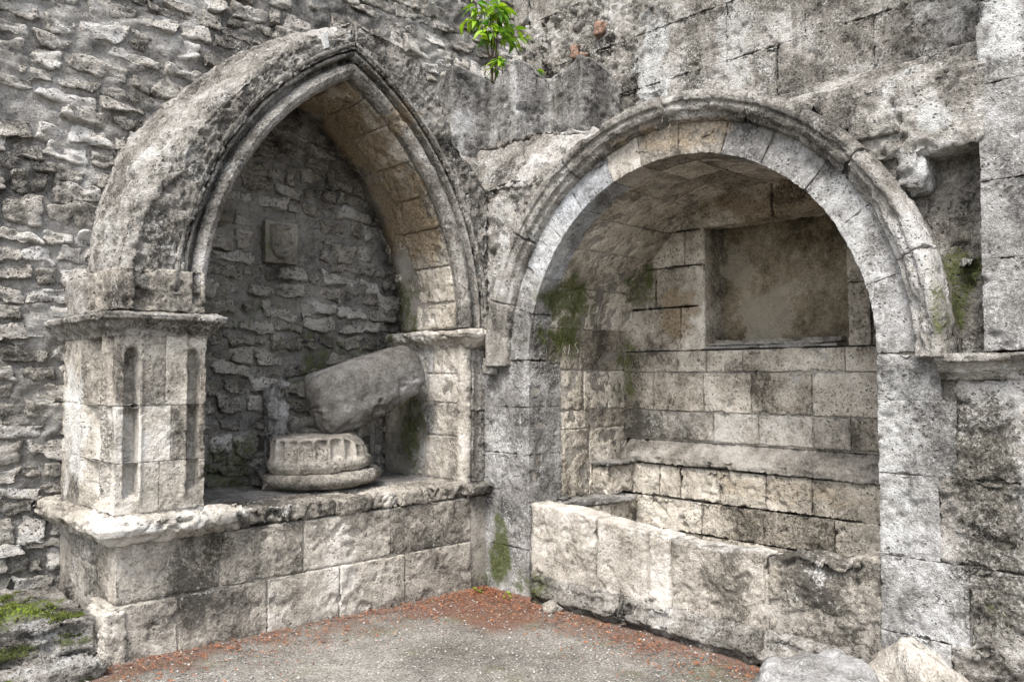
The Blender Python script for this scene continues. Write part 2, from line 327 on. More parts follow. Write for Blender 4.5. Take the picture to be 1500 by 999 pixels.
# ------------------------------------------------------------------ ground
def ground_z(x, y): return .03 + .02*np.clip(-x, -3, 8)
def ground():
    def ax(lo, hi): return np.unique(np.concatenate([np.linspace(-60, lo, 12), np.arange(lo, hi, .025), np.linspace(hi, 60, 12)]))
    X, Y = ax(-4.2, .3), ax(-4.2, .4); xx, yy = np.meshgrid(X, Y, indexing='ij'); P = np.column_stack([xx.ravel(), yy.ravel(), np.zeros(xx.size)])
    P[:, 2] = ground_z(P[:, 0], P[:, 1]) + .012*fbm(P*2.2, 3, 2) + .006*fbm(P*19, 2, 4)
    n = len(Y); i, j = np.meshgrid(np.arange(len(X)-1), np.arange(n-1), indexing='ij')
    Q = np.stack([i*n+j, (i+1)*n+j, (i+1)*n+j+1, i*n+j+1], -1).reshape(-1, 4)
    d = np.minimum(np.abs(P[:, 0]+.08), np.abs(P[:, 1]+.02)); inside = (P[:, 0] < .3) & (P[:, 1] < .4)
    cor = np.hypot(P[:, 0]+.25, P[:, 1]+.3)
    lit = np.where(inside, np.maximum(.62*sstep(.62, .02, d + .3*fbm(P*2.5, 3, 8)), sstep(1.2, .1, cor + .25*fbm(P*3, 2, 9))), 0)
    m = bpy.data.materials.new('gravel_ground'); m.use_nodes = True; t = NT(m); bs = t.n['Principled BSDF']
    pos = t.add('ShaderNodeNewGeometry').outputs['Position']
    nC = t.noise(pos, 85, 3, .7); nB = t.noise(pos, 9, 5, .65, off=2.); nA = t.noise(pos, 1.4, 4, .6, off=4.)
    v = t.math('MULTIPLY_ADD', nC, 1.7, -.35); v = t.math('MULTIPLY_ADD', nB, .6, t.math('MULTIPLY_ADD', nA, .7, t.math('SUBTRACT', v, .65)))
    col = t.ramp(v, [(.05, (.045, .041, .035)), (.35, (.125, .116, .1)), (.6, (.235, .22, .195)), (.88, (.43, .41, .37))])
    vo = t.add('ShaderNodeTexVoronoi'); t.put(vo.inputs['Vector'], pos); vo.inputs['Scale'].default_value = 62
    sp = t.math('MULTIPLY', t.step(vo.outputs['Distance'], .34, .2), t.step(t.math('ADD', t.noise(pos, 5, 3), t.noise(pos, 40, 1, off=9.)), 1.02, 1.12))
    col = t.mix(t.math('MULTIPLY', sp, .7), col, (.5, .48, .44))
    gm = t.step(t.noise(pos, 2.6, 5, .7, off=6.), .52, .66); col = t.mix(t.math('MULTIPLY', gm, .35), col, t.mix(nC, (.05, .06, .015), (.2, .2, .08)))
    la = t.step(t.math('ADD', t.attr('litter'), t.math('MULTIPLY_ADD', nC, 1.3, -.65)), .35, .75)
    lc = t.ramp(t.noise(pos, 120, 2, .6, off=13.), [(.3, (.04, .022, .016)), (.45, (.12, .05, .032)), (.58, (.2, .1, .065)), (.72, (.3, .25, .2))])
    col = t.mix(t.math('MULTIPLY', la, .8), col, lc)
    t.put(bs.inputs['Base Color'], col); bs.inputs['Roughness'].default_value = .95; bs.inputs['Specular IOR Level'].default_value = .1
    bp = t.add('ShaderNodeBump'); bp.inputs['Strength'].default_value = .8; bp.inputs['Distance'].default_value = .02
    t.put(bp.inputs['Height'], t.math('MULTIPLY_ADD', sp, .4, nC)); t.put(bs.inputs['Normal'], bp.outputs[0])
    o = newmesh('ground', P, Q, None, m, attrs={'litter': lit}); o['kind'] = 'structure'
    return o
ground()

# ================================================================== RUBBLE WALL (behind the pointed arch)
WY = 1.1
rw = thing('rubble_wall', 'tall grey rubble stone wall behind the pointed arch, rough courses in dark mortar', 'wall', (-1.5, WY, 0))
# mortar bed
def mortar_bed():
    X = np.arange(-5., 1.4, .022); Z = np.arange(-.1, 5.9, .022); xx, zz = np.meshgrid(X, Z, indexing='ij')
    P = np.column_stack([xx.ravel(), np.full(xx.size, WY), zz.ravel()])
    P[:, 1] -= .03*fbm(P*3, 3, 1) + .026*fbm(P*np.array([9, 9, 17]), 3, 7)
    n = len(Z); i, j = np.meshgrid(np.arange(len(X)-1), np.arange(n-1), indexing='ij')
    Q = np.stack([i*n+j, (i+1)*n+j, (i+1)*n+j+1, i*n+j+1], -1).reshape(-1, 4)
    return newmesh('mortar', P, Q, None, M_mortar, rw)
mortar_bed()
blk('wall_core', (-5., WY+.05, -.1), (1.4, WY+.5, 5.88), M_mortar, rw, res=.5, amp=0)
def hidden_by_front(x, z):
    p = np.array([x, WY, z]); d = p-CAM; t = (0-CAM[1])/d[1]; q = CAM+d*t; X, Z = q[0], q[2]
    if X < -2.62: 
        return -2.75 < X and False
    if X > -.12 and Z < 3.2: return True
    if X > .25 and Z < 3.75: return True
    if Z < .72 and X > -2.6: return True
    if -2.6 < X < -2.25 and Z < 2.2: return True
    if Z > 1.95:
        rr = math.hypot(X+.3, Z-1.95) if X < -1.185 else math.hypot(X+2.07, Z-1.95)
        if 1.95 < rr < 2.14: return True
    return False
def rubble():
    specs = []; z = .12; row = 0
    while z < 5.5:
        hc = random.choice([.075, .09, .1, .12, .14, .17]); x = -4.3 + random.uniform(0, .2)
        while x < 1.2:
            wd = min(.45, max(.08, random.gauss(.2, .08))); gap = random.uniform(.006, .024) + (.02 if z > 3.4 else 0)*random.random()
            hh = hc*random.uniform(.75, 1.05); cz = z + hc/2 + random.uniform(-.02, .02) + .015*math.sin(x*2.1+row); cx = x+wd/2
            keep = random.random() < (.95 if z < 3.2 else .9)
            if abs(cx+1.155) < .17+wd/2 and abs(cz-2.6) < .18+hh/2: x += wd+gap; continue
            if keep and not hidden_by_front(cx, cz): specs.append((cx, cz, wd-.01, hh))
            elif random.random() < .5 and not hidden_by_front(cx, cz): specs.append((cx, cz, .07, .05))
            x += wd+gap
        z += hc + random.uniform(.008, .02); row += 1
    def score(s):
        p = np.array([s[0], WY, s[1]])-CAM; f = FH*math.cos(PITCH)+np.array([0, 0, math.sin(PITCH)]); d = p@f
        u = np.cross(RT, f); px = 750+1200*(p@RT)/d; py = 499.5-1200*(p@u)/d
        inside = -30 < px < 1530 and -30 < py < 1030
        return (1 if inside else 0)*10 + s[2]*s[3]
    specs.sort(key=score, reverse=True)
    rest = []
    for k, (cx, cz, wd, hh) in enumerate(specs):
        dep = random.uniform(.1, .13); out = random.uniform(.016, .042) if cz < 3.3 else random.uniform(.012, .032)
        V, Q = rbox((-wd/2, -dep, -hh/2), (wd/2, 0, hh/2), (max(.018, wd/15), .035, max(.012, hh/10)), min(wd, hh)*random.uniform(.08, .2), '+y')
        sd_ = k*.731; a = random.gauss(0, .07) + .03
        # lopsided outlines: shear, taper, swing of the corners
        q = V/np.array([wd, 1, hh])
        V[:, 0] *= 1 + random.uniform(-.45, .45)*q[:, 2]; V[:, 2] *= 1 + random.uniform(-.5, .5)*q[:, 0]
        V = V + np.column_stack([pn(V*9, sd_), np.zeros(len(V)), pn(V*9, sd_+3)])*.02 + np.column_stack([pn(V*24, sd_+6), np.zeros(len(V)), pn(V*24, sd_+8)])*.012
        x_, z_ = V[:, 0].copy(), V[:, 2].copy(); V[:, 0] = x_*math.cos(a)+z_*math.sin(a); V[:, 2] = -x_*math.sin(a)+z_*math.cos(a)
        V += np.array([cx, WY + dep - out - .0, cz]); N = normals(V, Q)
        V = V + N*(.012*fbm(V*11, 2, sd_) + .012*pn(V*np.array([14, 14, 42]), sd_) - .016*sstep(.1, .5, pn(V*np.array([9, 9, 24]), sd_+2)))[:, None]
        V[:, 1] += (V[:, 0]-cx)*random.gauss(0, .12) + (V[:, 2]-cz)*random.gauss(.1, .2)
        if k < 298: newmesh('stone', V, Q, None, M_rub, rw)
        else: rest.append((V, Q))
    if rest:
        off = 0; VV, QQ = [], []
        for V, Q in rest: VV.append(V); QQ.append(Q+off); off += len(V)
        o = newmesh('small_stones', np.concatenate(VV), np.concatenate(QQ), None, M_rub, rw); o['kind'] = 'stuff'
    print('rubble', len(specs))
rubble()

# carved plaque with a worn shield
pq = thing('carved_plaque', 'small square stone plaque carved with a worn shield, set in the rubble wall', 'plaque', (-1.15, 1.05, 2.45))
blk('slab', (-1.29, 1.03, 2.44), (-1.02, 1.15, 2.76), M_joint, pq, res=.012, r=.01, amp=.25)
def shield():
    n = 26; u = np.linspace(-1, 1, n); v = np.linspace(0, 1, n); uu, vv = np.meshgrid(u, v, indexing='ij')
    half = .1*np.where(vv > .5, 1, np.sqrt(np.clip(1-((.5-vv)/.52)**2, 0, 1))); x = -1.155 + uu*half; z = 2.475 + vv*.255
    P = np.column_stack([x.ravel(), np.zeros(x.size), z.ravel()]); edge = (1-np.abs(uu.ravel()))
    rel = .022*sstep(0, .12, edge)*sstep(0, .06, vv.ravel())*sstep(1, .97, vv.ravel())
    fig = np.clip(fbm(P*19, 3, 4.4), -.3, .8)
    P[:, 1] = 1.029 - rel*1.3 - .06*np.clip(fig, -.25, 1)*sstep(.1, .4, edge)
    i, j = np.meshgrid(np.arange(n-1), np.arange(n-1), indexing='ij'); Q = np.stack([i*n+j, (i+1)*n+j, (i+1)*n+j+1, i*n+j+1], -1).reshape(-1, 4)
    newmesh('shield', P, Q, None, M_joint, pq)
shield()

# ================================================================== POINTED ARCH TOMB (wall A, face y = 0)
ta = thing('pointed_arch_tomb', 'weathered pointed stone arch on a masonry base with moulded pier, before the rubble wall', 'arch', (-1.35, .4, 0))
CX, ZS = -1.185, 1.95
CRr = (-.30, ZS); CLl = (-2.07, ZS)
def phi_half(side, t, rad):
    """angle for parameter t 0 springing .. 1 apex at the given radius"""
    d = (CX-CRr[0]) if side == 'L' else (CX-CLl[0])
    ap = np.arccos(np.clip(d/(rad-.11), -1, 1)); st = math.pi if side == 'L' else 0.
    return st + (ap-st)*t
def arch_pt(side, t, rad, y):
    c = CRr if side == 'L' else CLl; ph = phi_half(side, t, rad)
    rad = rad-.11; return np.column_stack([c[0]+rad*np.cos(ph), y, c[1]+rad*np.sin(ph)])
L_ARC = 2.1*math.pi/3
# base courses
def base_fn(V, N): return V
RECENT.clear(); bot = [-2.665, -2.3, -1.77, -1.27, -.76, -.15]; top = [-2.64, -2.06, -1.53, -.87, -.15]
for a, b in zip(bot[:-1], bot[1:]):
    blk('block', (a+.004, random.uniform(-.008, .004), -.05), (b-.004, .33, .378), M_pale, ta, res=.012, r=.01, skip='+y-z', amp=.75, fine=.9)
for a, b in zip(top[:-1], top[1:]):
    blk('block', (a+.004, .006+random.uniform(-.006, .004), .386), (b-.004, .33, .698), M_pale, ta, res=.012, r=.01, skip='+y', amp=.8, fine=1.)
adopt(blk('base_core', (-2.62, .016, -.05), (.02, 1.08, .7), M_joint, ta, res=.05, r=.01, amp=.2, skip='-z'), 'base', ('block',))
caps = [-1.97, -1.62, -1.3, -1.02, -.8, -.52, -.13]
for a, b in zip(caps[:-1], caps[1:]):
    blk('cap_block', (a+.004, .0+random.uniform(-.012, .01), .704), (b-.004, .36, .815+random.uniform(-.012, .004)), M_pale, ta, res=.012, r=.025, amp=1.7, chip=1.6)
blk('shelf', (-2.25, .34, .66), (.05, 1.12, .806), M_mortar, ta, res=.025, amp=.8)
# left side of the base: low mortared blocks
for z0, z1 in ((.0, .32), (.33, .52), (.53, .7)):
    for y0, y1 in ((.34, .62), (.63, .95)):
        blk('block', (-2.625, y0, z0), (-2.3, y1, z1), M_grey, ta, res=.016, r=.014, amp=1.2, skip='+x')
blk('base_back', (-2.6, .955, 0), (-2.2, 1.12, 1.84), M_mortar, ta, res=.02, r=.02)
# corner block at the left bottom, standing proud
blk('corner_block', (-2.7, -.018, -.05), (-2.58, .3, .36), M_pale, ta, res=.012, r=.02, amp=1.3)
# moulded sill round the pier
sill = [(-.03, .69), (.02, .70), (.05, .735), (.095, .76), (.105, .80), (.09, .838), (.05, .85), (-.03, .853)]
moulding('sill', [(-2.66, 1.08), (-2.66, .0), (-1.96, .0)][::-1], sill, M_pale, ta, amp=1.5, chip=1.5, step=.012)
blk('pier_foot', (-2.66, -.005, .80), (-2.17, 1.05, .856), M_pale, ta, res=.015, r=.01, amp=1.2)
moulding('sill_stub', [(.0, -.0), (-.2, -.0)], [(-.02, .70), (.03, .715), (.07, .75), (.085, .785), (.07, .805), (-.02, .81)], M_grey, ta, amp=1.2)
# right corner shaft of the base
blk('block', (-.148, .02, -.05), (.02, .3, .36), M_grey, ta, res=.013, skip='+y')
blk('block', (-.148, .025, .366), (.02, .3, .71), M_grey, ta, res=.013, skip='+y')
# pier with blind lancets on the front and a hollow moulded flank
def lancet(V, x0, x1, z0, z1, depth):
    c, h = (x0+x1)/2, (x1-x0)/2; zt = z1-h*1.5
    u = np.abs(V[:, 0]-c)/h; arch = np.where(V[:, 2] > zt, np.sqrt(u**2 + ((V[:, 2]-zt)/(h*1.7))**2), u)
    m = sstep(1.06, .88, arch)*sstep(z0, z0+.05, V[:, 2]); return m*depth
def pier_fn(V, N):
    f = N[:, 1] < -.4
    V[f, 1] += (lancet(V, -2.61, -2.535, .93, 1.745, .07) + lancet(V, -2.272, -2.205, .95, 1.745, .06) )[f]
    # thin shaft beside each lancet
    V[f, 1] -= (.02*np.exp(-((V[:, 0]+2.285)/.013)**2) + .012*np.exp(-((V[:, 0]+2.525)/.012)**2))[f]*sstep(.9, .95, V[f, 2])
    s = N[:, 0] < -.4
    y = V[:, 1]; pr = .07*np.exp(-((y-.36)/.1)**2) - .02*np.exp(-((y-.2)/.02)**2) + .05*np.exp(-((y-.12)/.035)**2) - .015*np.exp(-((y-.55)/.025)**2)
    V[s, 0] += pr[s]
    return V
RECENT.clear(); ZP = [.857, 1.13, 1.435, 1.822]
for k, (z0, z1) in enumerate(zip(ZP[:-1], ZP[1:])):
    xs = [-2.655, (-2.42, -2.36, -2.395)[k], -2.165]
    for a, b in zip(xs[:-1], xs[1:]):
        blk('block', (a+.001, 0, z0+.0015), (b-.001, .56, z1-.0015), M_pale, ta, res=.0075, r=.004, amp=.4, fn=pier_fn, skip='+y')
    blk('block', (-2.652, .566, z0+.004), (-2.2, .95, z1-.004), M_pale, ta, res=.016, r=.01, amp=.8, fn=pier_fn, skip='+y')
adopt(blk('pier_core', (-2.649, .006, .8), (-2.172, .94, 1.84), M_joint, ta, res=.0085, r=.004, amp=.2, fn=pier_fn, skip='+y+z-z'), 'pier', ('block',))
imp = [(-.03, 1.80), (.005, 1.81), (.012, 1.835), (.045, 1.862), (.055, 1.89), (.08, 1.90), (.085, 1.93), (.06, 1.945), (-.03, 1.95)]
moulding('impost', [(-2.655, 1.1), (-2.655, .0), (-2.165, .0), (-2.165, .6)][::-1], imp, M_grey, ta, amp=.9, step=.01)
blk('impost_bed', (-2.65, .01, 1.82), (-2.17, 1.0, 1.94), M_grey, ta, res=.03, amp=.4)
# springer stones above the impost
def stub_fn(V, N):
    f = N[:, 1] < -.3
    V[f, 1] += (.035*sstep(.02, .0, np.abs(V[:, 0]+2.53)-.025) - .02*np.exp(-((V[:, 0]+2.58)/.02)**2) + lancet(V, -2.245, -2.205, 2.0, 2.6, .05))[f]
    return V
blk('springer_block', (-2.655, .0, 1.952), (-2.175, .5, 2.185), M_pale, ta, res=.011, r=.012, amp=1., fn=stub_fn)
blk('springer_block', (-2.65, .505, 1.952), (-2.3, .98, 2.17), M_grey, ta, res=.018, r=.015)
# arch masses
FP = [114, 128.7, 132, 142, 151, 158.5, 166, 180]; FR = [2.27, 2.315, 2.318, 2.305, 2.353, 2.4, 2.45, 2.48]
def mass_map_L(V):
    t = V[:, 0]/L_ARC; s = V[:, 1]; d = V[:, 2]
    ph = phi_half('L', t, 2.2); deg = np.degrees(ph)
    ro = np.interp(deg, FP, FR)*(1-d) + d*np.interp(deg, [117, 137, 152, 163.5, 180], [2.45, 2.40, 2.42, 2.363, 2.3])
    ro = ro + .035*np.sin(d*math.pi)
    rad = 2.135 + s*(ro-2.135); y = d*(1.08) + .035*np.clip(s-.8, 0, 1)/.2*(1-d)*1.4
    return arch_pt('L', t, rad, y)
def erode(V, N):
    m = fbm(V*3.2, 3, 31.); return V - N*(.035*sstep(.1, .7, m) + .012*fbm(V*12, 2, 8))[:, None]
blk('arch_mass', (.1, 0, 0), (L_ARC, 1, 1), M_grey, ta, fmap=mass_map_L, res=(.0105, .032, .02), r=.004, amp=1.3, fine=1.5, fn=erode)
RP = [0, 25.5, 29, 32.9, 37.4, 45, 50.9, 57.8, 65]; RR = [2.2, 2.43, 2.38, 2.37, 2.32, 2.42, 2.45, 2.38, 2.31]
def mass_map_R(V):
    t = V[:, 0]/L_ARC; s = V[:, 1]; d = V[:, 2]
    ph = phi_half('R', t, 2.2); deg = np.degrees(ph)
    ro = np.where(deg < 24, 2.08/np.cos(ph)+.11, np.interp(deg, RP, RR)) + d*np.interp(deg, [0, 20, 40, 62], [0, 0, .1, .19])
    rad = 2.135 + s*(ro-2.135); return arch_pt('R', t, rad, d*1.08)
blk('arch_mass', (0., 0, 0), (L_ARC, 1, 1), M_grey, ta, fmap=mass_map_R, res=(.0105, .04, .02), r=.004, amp=1.2, fine=1.4, fn=erode)
# mouldings: roll, hollow and fillet, as (radius, y)
AP = [(1.985, .13), (1.968, .09), (1.97, .055), (1.99, .025), (2.02, .012), (2.05, .025), (2.066, .055), (2.07, .095), (2.088, .1), (2.096, .055), (2.103, .02), (2.115, .012), (2.128, .02), (2.13, .06), (2.14, .075), (2.146, .02), (2.155, -.006), (2.175, -.008), (2.18, .02), (2.18, .2), (1.99, .2)]
for side in 'LR':
    sweep('arch_moulding', AP, 150, lambda s, a, b, side=side: arch_pt(side, (.055 if side == 'L' else 0) + s*(1-(.055 if side == 'L' else 0)), a, b), M_grey if side == 'R' else M_grey, ta, step=.007, amp=.35, fine=1.2)
# soffit voussoirs
for side in 'LR':
    cuts = np.cumsum([0, .22, .3, .32, .27, .3, .33, .26, .2]); cuts = cuts/cuts[-1]*2.0*math.pi/3
    for k, (a, b) in enumerate(zip(cuts[:-1], cuts[1:])):
        rows = [(.135, .62), (.63, .86)] if k % 2 == 0 else [(.135, .5), (.51, .86)] if side == 'R' else [(.135, .86)]
        if side == 'R': rows = [(.135, .58 + random.uniform(-.03, .03)), None, ]; rows[1] = (rows[0][1]+.012, .86)
        for q, (y0, y1) in enumerate(rows):
            def fm(V, side=side, q=q):
                return arch_pt(side, V[:, 0]/(2.0*math.pi/3), V[:, 1] - (.035 if q else 0)*0, V[:, 2])
            blk('voussoir', (a+.005, 1.975 - random.uniform(0, .012) + (.02 if q else 0), y0), (b-.005, 2.13, y1), M_warm, ta, fmap=fm, res=(.016, .06, .016), r=.014, amp=1., chip=1.2)
    adopt(sweep('arch_core', [(1.985, .14), (2.16, .14), (2.16, .84), (1.985, .84)], 60, lambda s, a, b, side=side: arch_pt(side, s, a, b), M_joint, ta, step=.1, amp=.1), 'arch_band', ('voussoir',))
# right jamb
RECENT.clear()
for z0, z1, ys in ((.82, 1.14, [.1, .5, .72]), (1.145, 1.39, [.1, .36, .72]), (1.395, 1.61, [.1, .46, .72]), (1.615, 1.83, [.1, .4, .72])):
    for a, b in zip(ys[:-1], ys[1:]):
        blk('block', (-.205, a+.004, z0+.003), (.0, b-.004, z1-.003), M_pale if a < .2 else M_grey, ta, res=.013, r=.01, amp=.9, skip='+x')
    blk('block', (-.15, .724, z0+.003), (.0, .95, z1-.003), M_grey, ta, res=.016, r=.012, amp=.9, skip='+x')
adopt(blk('jamb_core', (-.197, .06, .8), (.02, 1.05, 1.86), M_joint, ta, res=.06, amp=.2), 'jamb', ('block',))
def cyl_map(cx, cy, rr):
    return lambda s, a, b: np.column_stack([cx + a*rr, cy + b*rr, .8 + s*1.04])
circ = [(math.cos(q), math.sin(q)) for q in np.linspace(0, 2*math.pi, 15)[:-1]]
sweep('shaft', circ, 90, cyl_map(-.165, .075, .052), M_pale, ta, step=.3, amp=.7)
def lanc2(V, N):
    f = N[:, 1] < -.4; V[f, 1] += lancet(V, -.1, -.045, .92, 1.7, .05)[f]; return V
blk('block', (-.125, .03, .805), (.02, .25, 1.33), M_grey, ta, res=.01, amp=.8, fn=lanc2, skip='+y')
blk('block', (-.125, .03, 1.336), (.02, .25, 1.84), M_grey, ta, res=.01, amp=.8, fn=lanc2, skip='+y')
imp2 = [(-.03, 1.80), (.008, 1.81), (.02, 1.835), (.05, 1.86), (.075, 1.88), (.085, 1.91), (.07, 1.935), (-.03, 1.945)]
moulding('impost', [(-.01, -.0), (-.2, -.0), (-.2, .95)], imp2, M_pale, ta, amp=1.4, chip=1.5, step=.01)
blk('impost_bed', (-.2, .0, 1.8), (.02, 1.0, 1.94), M_grey, ta, res=.03, amp=.4)
blk('spandrel_foot', (-.04, .0, 1.93), (.02, .8, 2.2), M_grey, ta, res=.02)
# pale repair slip near the crown
def slip(V):
    t = .885 + V[:, 0]; return arch_pt('L', t, V[:, 1], V[:, 2])
blk('repair_slip', (0, 2.19, -.012), (.016, 2.285, .05), M_smoothring, ta, fmap=slip, res=.008, r=.002, amp=.15, attrs=lambda V: {'pale': np.ones(len(V))})

# ================================================================== ROUND ARCH NICHE (wall B, face x = 0)
tb = thing('round_arch_niche', 'deep round arched stone niche with hood mould and low broken parapet', 'niche', (.5, -1.67, 0))
YC, ZC = -1.67, 1.71
def polB(V):   # (arc length at R=1.3 from the left springing, radius, x)
    ph = V[:, 0]/1.3; return np.column_stack([V[:, 2], YC + V[:, 1]*np.cos(ph), ZC + V[:, 1]*np.sin(ph)])
# left jamb courses
def putlog(V, N):
    m = (N[:, 1] < -.3)*sstep(1.15, .85, np.maximum(np.abs(V[:, 0]-.1)/.022, np.abs(V[:, 2]-.985)/.042)); V[:, 1] += m*.09; return V
zl = [-.05, .36, .69, 1.03, 1.37, 1.705]
for k, (z0, z1) in enumerate(zip(zl[:-1], zl[1:])):
    blk('block', (0, -.44, z0+.0005), (.34, .04, z1-.0005), M_gran, tb, res=.0105, r=.004, amp=.6, fine=.9, skip='+x', fn=putlog)
# voussoir ring
vc = np.cumsum([.36, .3, .34, .28, .33, .26, .3, .33, .3, .35, .32, .37, .38]); vc = np.concatenate([[0], vc/vc[-1]*math.pi*1.3])
for k, (a, b) in enumerate(zip(vc[:-1], vc[1:])):
    wm = 5 <= k <= 7
    blk('voussoir', (a+.0008, 1.23, random.uniform(-.003, .003)), (b-.0008, 1.43, .2), M_dress if wm else (M_smoothring if k in (2, 3, 4) else M_gran), tb, fmap=polB, res=.011, r=.004, amp=.5, fine=1.2, chip=.8)
adopt(blk('ring_core', (.0, 1.26, .02), (math.pi*1.3, 1.5, .3), M_joint, tb, fmap=polB, res=.1, amp=0), 'arch_ring', ('voussoir',))
# hood mould
HP = [(1.415, .02), (1.418, -.02), (1.43, -.05), (1.455, -.06), (1.465, -.085), (1.49, -.098), (1.515, -.095), (1.522, -.112), (1.55, -.12), (1.575, -.112), (1.59, -.08), (1.59, .05), (1.42, .05)]
hc = [(-.03, .28), (.285, .62), (.625, 1.03), (1.035, 1.56), (1.585, 1.96), (1.965, 2.44), (2.445, 2.82), (2.825, 3.16)]
def hood_chip(V, N):
    return V - N*(.016*sstep(.25, .6, fbm(V*5.5, 3, 17.)))[:, None]
for k, (a, b) in enumerate(hc):
    def fm(s, r_, x, a=a, b=b):
        ph = a+(b-a)*s; return np.column_stack([x, YC + r_*np.cos(ph), ZC + r_*np.sin(ph)])
    sweep('hood_mould', HP, int((b-a)*1.5/.014), fm, M_grey, tb, step=.01, amp=.5, chip=1., fn=hood_chip)
blk('hood_stop', (-.1, -.14, 1.6), (.05, -.03, 1.74), M_grey, tb, res=.012, r=.03, amp=1.3)
# spandrels
def span_left(V):
    ph = V[:, 0]/1.3; s = V[:, 1]; ro = np.minimum(1.76/np.maximum(np.cos(ph), 1e-3), 1.3/np.maximum(np.sin(ph), 1e-3)); ro = np.maximum(ro, 1.58)
    r_ = 1.44 + s*(ro-1.44); return np.column_stack([V[:, 2], YC + r_*np.cos(ph), ZC + r_*np.sin(ph)])
blk('spandrel', (-.02, 0, 0), (1.02*1.3, 1, .45), M_grey, tb, fmap=span_left, res=(.012, .025, .05), r=.004, amp=1.4, fine=1.3, fn=erode, skip='+z')
# weathered sloping ledge above the arch
def ledge_map(V):
    s = V[:, 1]; x = -.0 + .45*s + V[:, 2]; z = 3.02 + .3*s**.8
    wob = .05*np.sin(V[:, 0]*5)+.0; return np.column_stack([x, V[:, 0], z + .02*wob])
def ledge_fn(V, N):
    m = fbm(V*np.array([3, 3, 7.]), 4, 12.); q = np.floor(m*4)/4
    V[:, 2] += .022*q; V[:, 0] += .02*fbm(V*6, 2, 3.); return V
blk('ledge', (-3.42, 0, 0), (.35, 1, .3), M_grey, tb, fmap=ledge_map, res=(.014, .025, .06), r=.004, amp=1.2, fn=ledge_fn)
blk('ledge_core', (.1, -3.4, 2.72), (1.3, -2.48, 3.1), M_joint, tb, res=.05)
blk('ledge_core', (.1, -.88, 2.72), (1.3, .9, 3.1), M_joint, tb, res=.05)
blk('ledge_core', (.02, -2.84, 2.985), (.5, -2.25, 3.12), M_grey, tb, res=.016, r=.02)
blk('ledge_core', (-.005, -2.86, 2.87), (.5, -2.61, 3.1), M_grey, tb, res=.016, r=.02)
blk('ledge_core', (.03, -3.06, 2.5), (.4, -2.87, 2.8), M_grey, tb, res=.016, r=.02)
# right overhang, corbel, recessed panel
blk('overhang', (-.01, -3.42, 2.67), (.5, -2.8, 3.07), M_grey, tb, res=.013, r=.03, amp=1.2, chip=1.4)
blk('block', (-.05, -3.04, 2.79), (.2, -2.8, 2.905), M_grey, tb, res=.013, r=.012, amp=.8)
blk('corbel', (-.01, -3.13, 2.5), (.3, -3.0, 2.74), M_dark, tb, res=.012, r=.04, amp=1.6)
blk('spandrel', (2.2, 1.42, .02), (math.pi*1.3+.02, 1.56, .3), M_grey, tb, fmap=polB, res=.03, amp=.5)
blk('recess_panel', (.2, -3.9, 1.6), (.4, -2.9, 2.8), M_grey, tb, res=.015, amp=1.2, skip='+x')
blk('peg', (.14, -3.31, 2.12), (.3, -3.24, 2.17), M_grey, tb, res=.012, r=.015, amp=1.5)
# right jamb and wall
zr = [-.05, .35, .72, 1.12, 1.48, 1.706]; ysr = [-3.22, -3.3, -3.18, -3.26, -3.2]
for k, (z0, z1) in enumerate(zip(zr[:-1], zr[1:])):
    blk('block', (0, ysr[k]+.0005, z0+.0005), (.34, -2.9, z1-.0005), M_gran, tb, res=.012, r=.004, amp=.7, fine=1., skip='+x')
    y = ysr[k]-.002
    for wdt in (.62, .7, .9):
        if k < 4: blk('block', (.003, y-wdt+.001, z0+.0005), (.34, y, z1-.0005 if k < 3 else 1.585), M_grey, tb, res=.013 if wdt == .62 else .04, r=.004, amp=1.2, fine=1.3, skip='+x', fn=erode)
        y -= wdt
moulding('impost', [(0, -5.4), (0, -3.2)], [(-.2, 1.575), (.01, 1.578), (.02, 1.595), (.055, 1.615), (.075, 1.65), (.1, 1.66), (.105, 1.69), (.09, 1.702), (-.2, 1.705)], M_grey, tb, amp=.7, step=.01)
blk('wall_core', (.04, -5.4, -.05), (.34, -2.92, 1.69), M_joint, tb, res=.1, amp=0)
blk('wall_core', (.04, -.43, -.05), (.34, .05, 1.69), M_joint, tb, res=.1, amp=0)
# parapet
PY = [-2.95, -2.89, -2.69, -2.51, -2.4, -2.3, -2.19, -2.02, -1.74, -1.49, -1.22, -.87, -.44]
PZ = [.74, .70, .645, .66, .645, .61, .62, .605, .605, .635, .65, .685, .70]
def par_map(V):
    zt = np.interp(V[:, 1], PY, PZ); k = V[:, 2]; return np.column_stack([V[:, 0] , V[:, 1], .14 + (zt-.14)*k + .02*sstep(.8, 1, k)*(V[:, 0]/.2 > .5)*0])
def par_fn(V, N):
    m = sstep(-2.1, -2.4, V[:, 1]); q = np.where(V[:, 2] > .5, 1, .4)*m
    return V - N*(q*.045*sstep(-.1, .5, fbm(V*6, 3, 9.)))[:, None]
RECENT.clear(); pj = [-.445, -1.05, -1.47, -1.64, -2.27, -2.92]
for k, (b, a) in enumerate(zip(pj[:-1], pj[1:])):
    blk('parapet_slab', (.0+random.uniform(0, .012), a+.003, 0), (.21, b-.003, 1), M_dress if k < 4 else M_pale, tb, fmap=par_map, res=(.014, .012, .022), r=.03, amp=.75 if k < 4 else 1.5, fn=par_fn)
adopt(blk('parapet_core', (.03, -2.9, -.05), (.18, -.45, .5), M_joint, tb, res=.1, amp=0), 'parapet', ('parapet_slab',))
pp = [(-.03, -.06), (.05, -.05), (.075, .02), (.085, .06), (.105, .085), (.1, .12), (.06, .135), (.045, .155), (.05, .175), (.03, .205), (-.03, .215)]
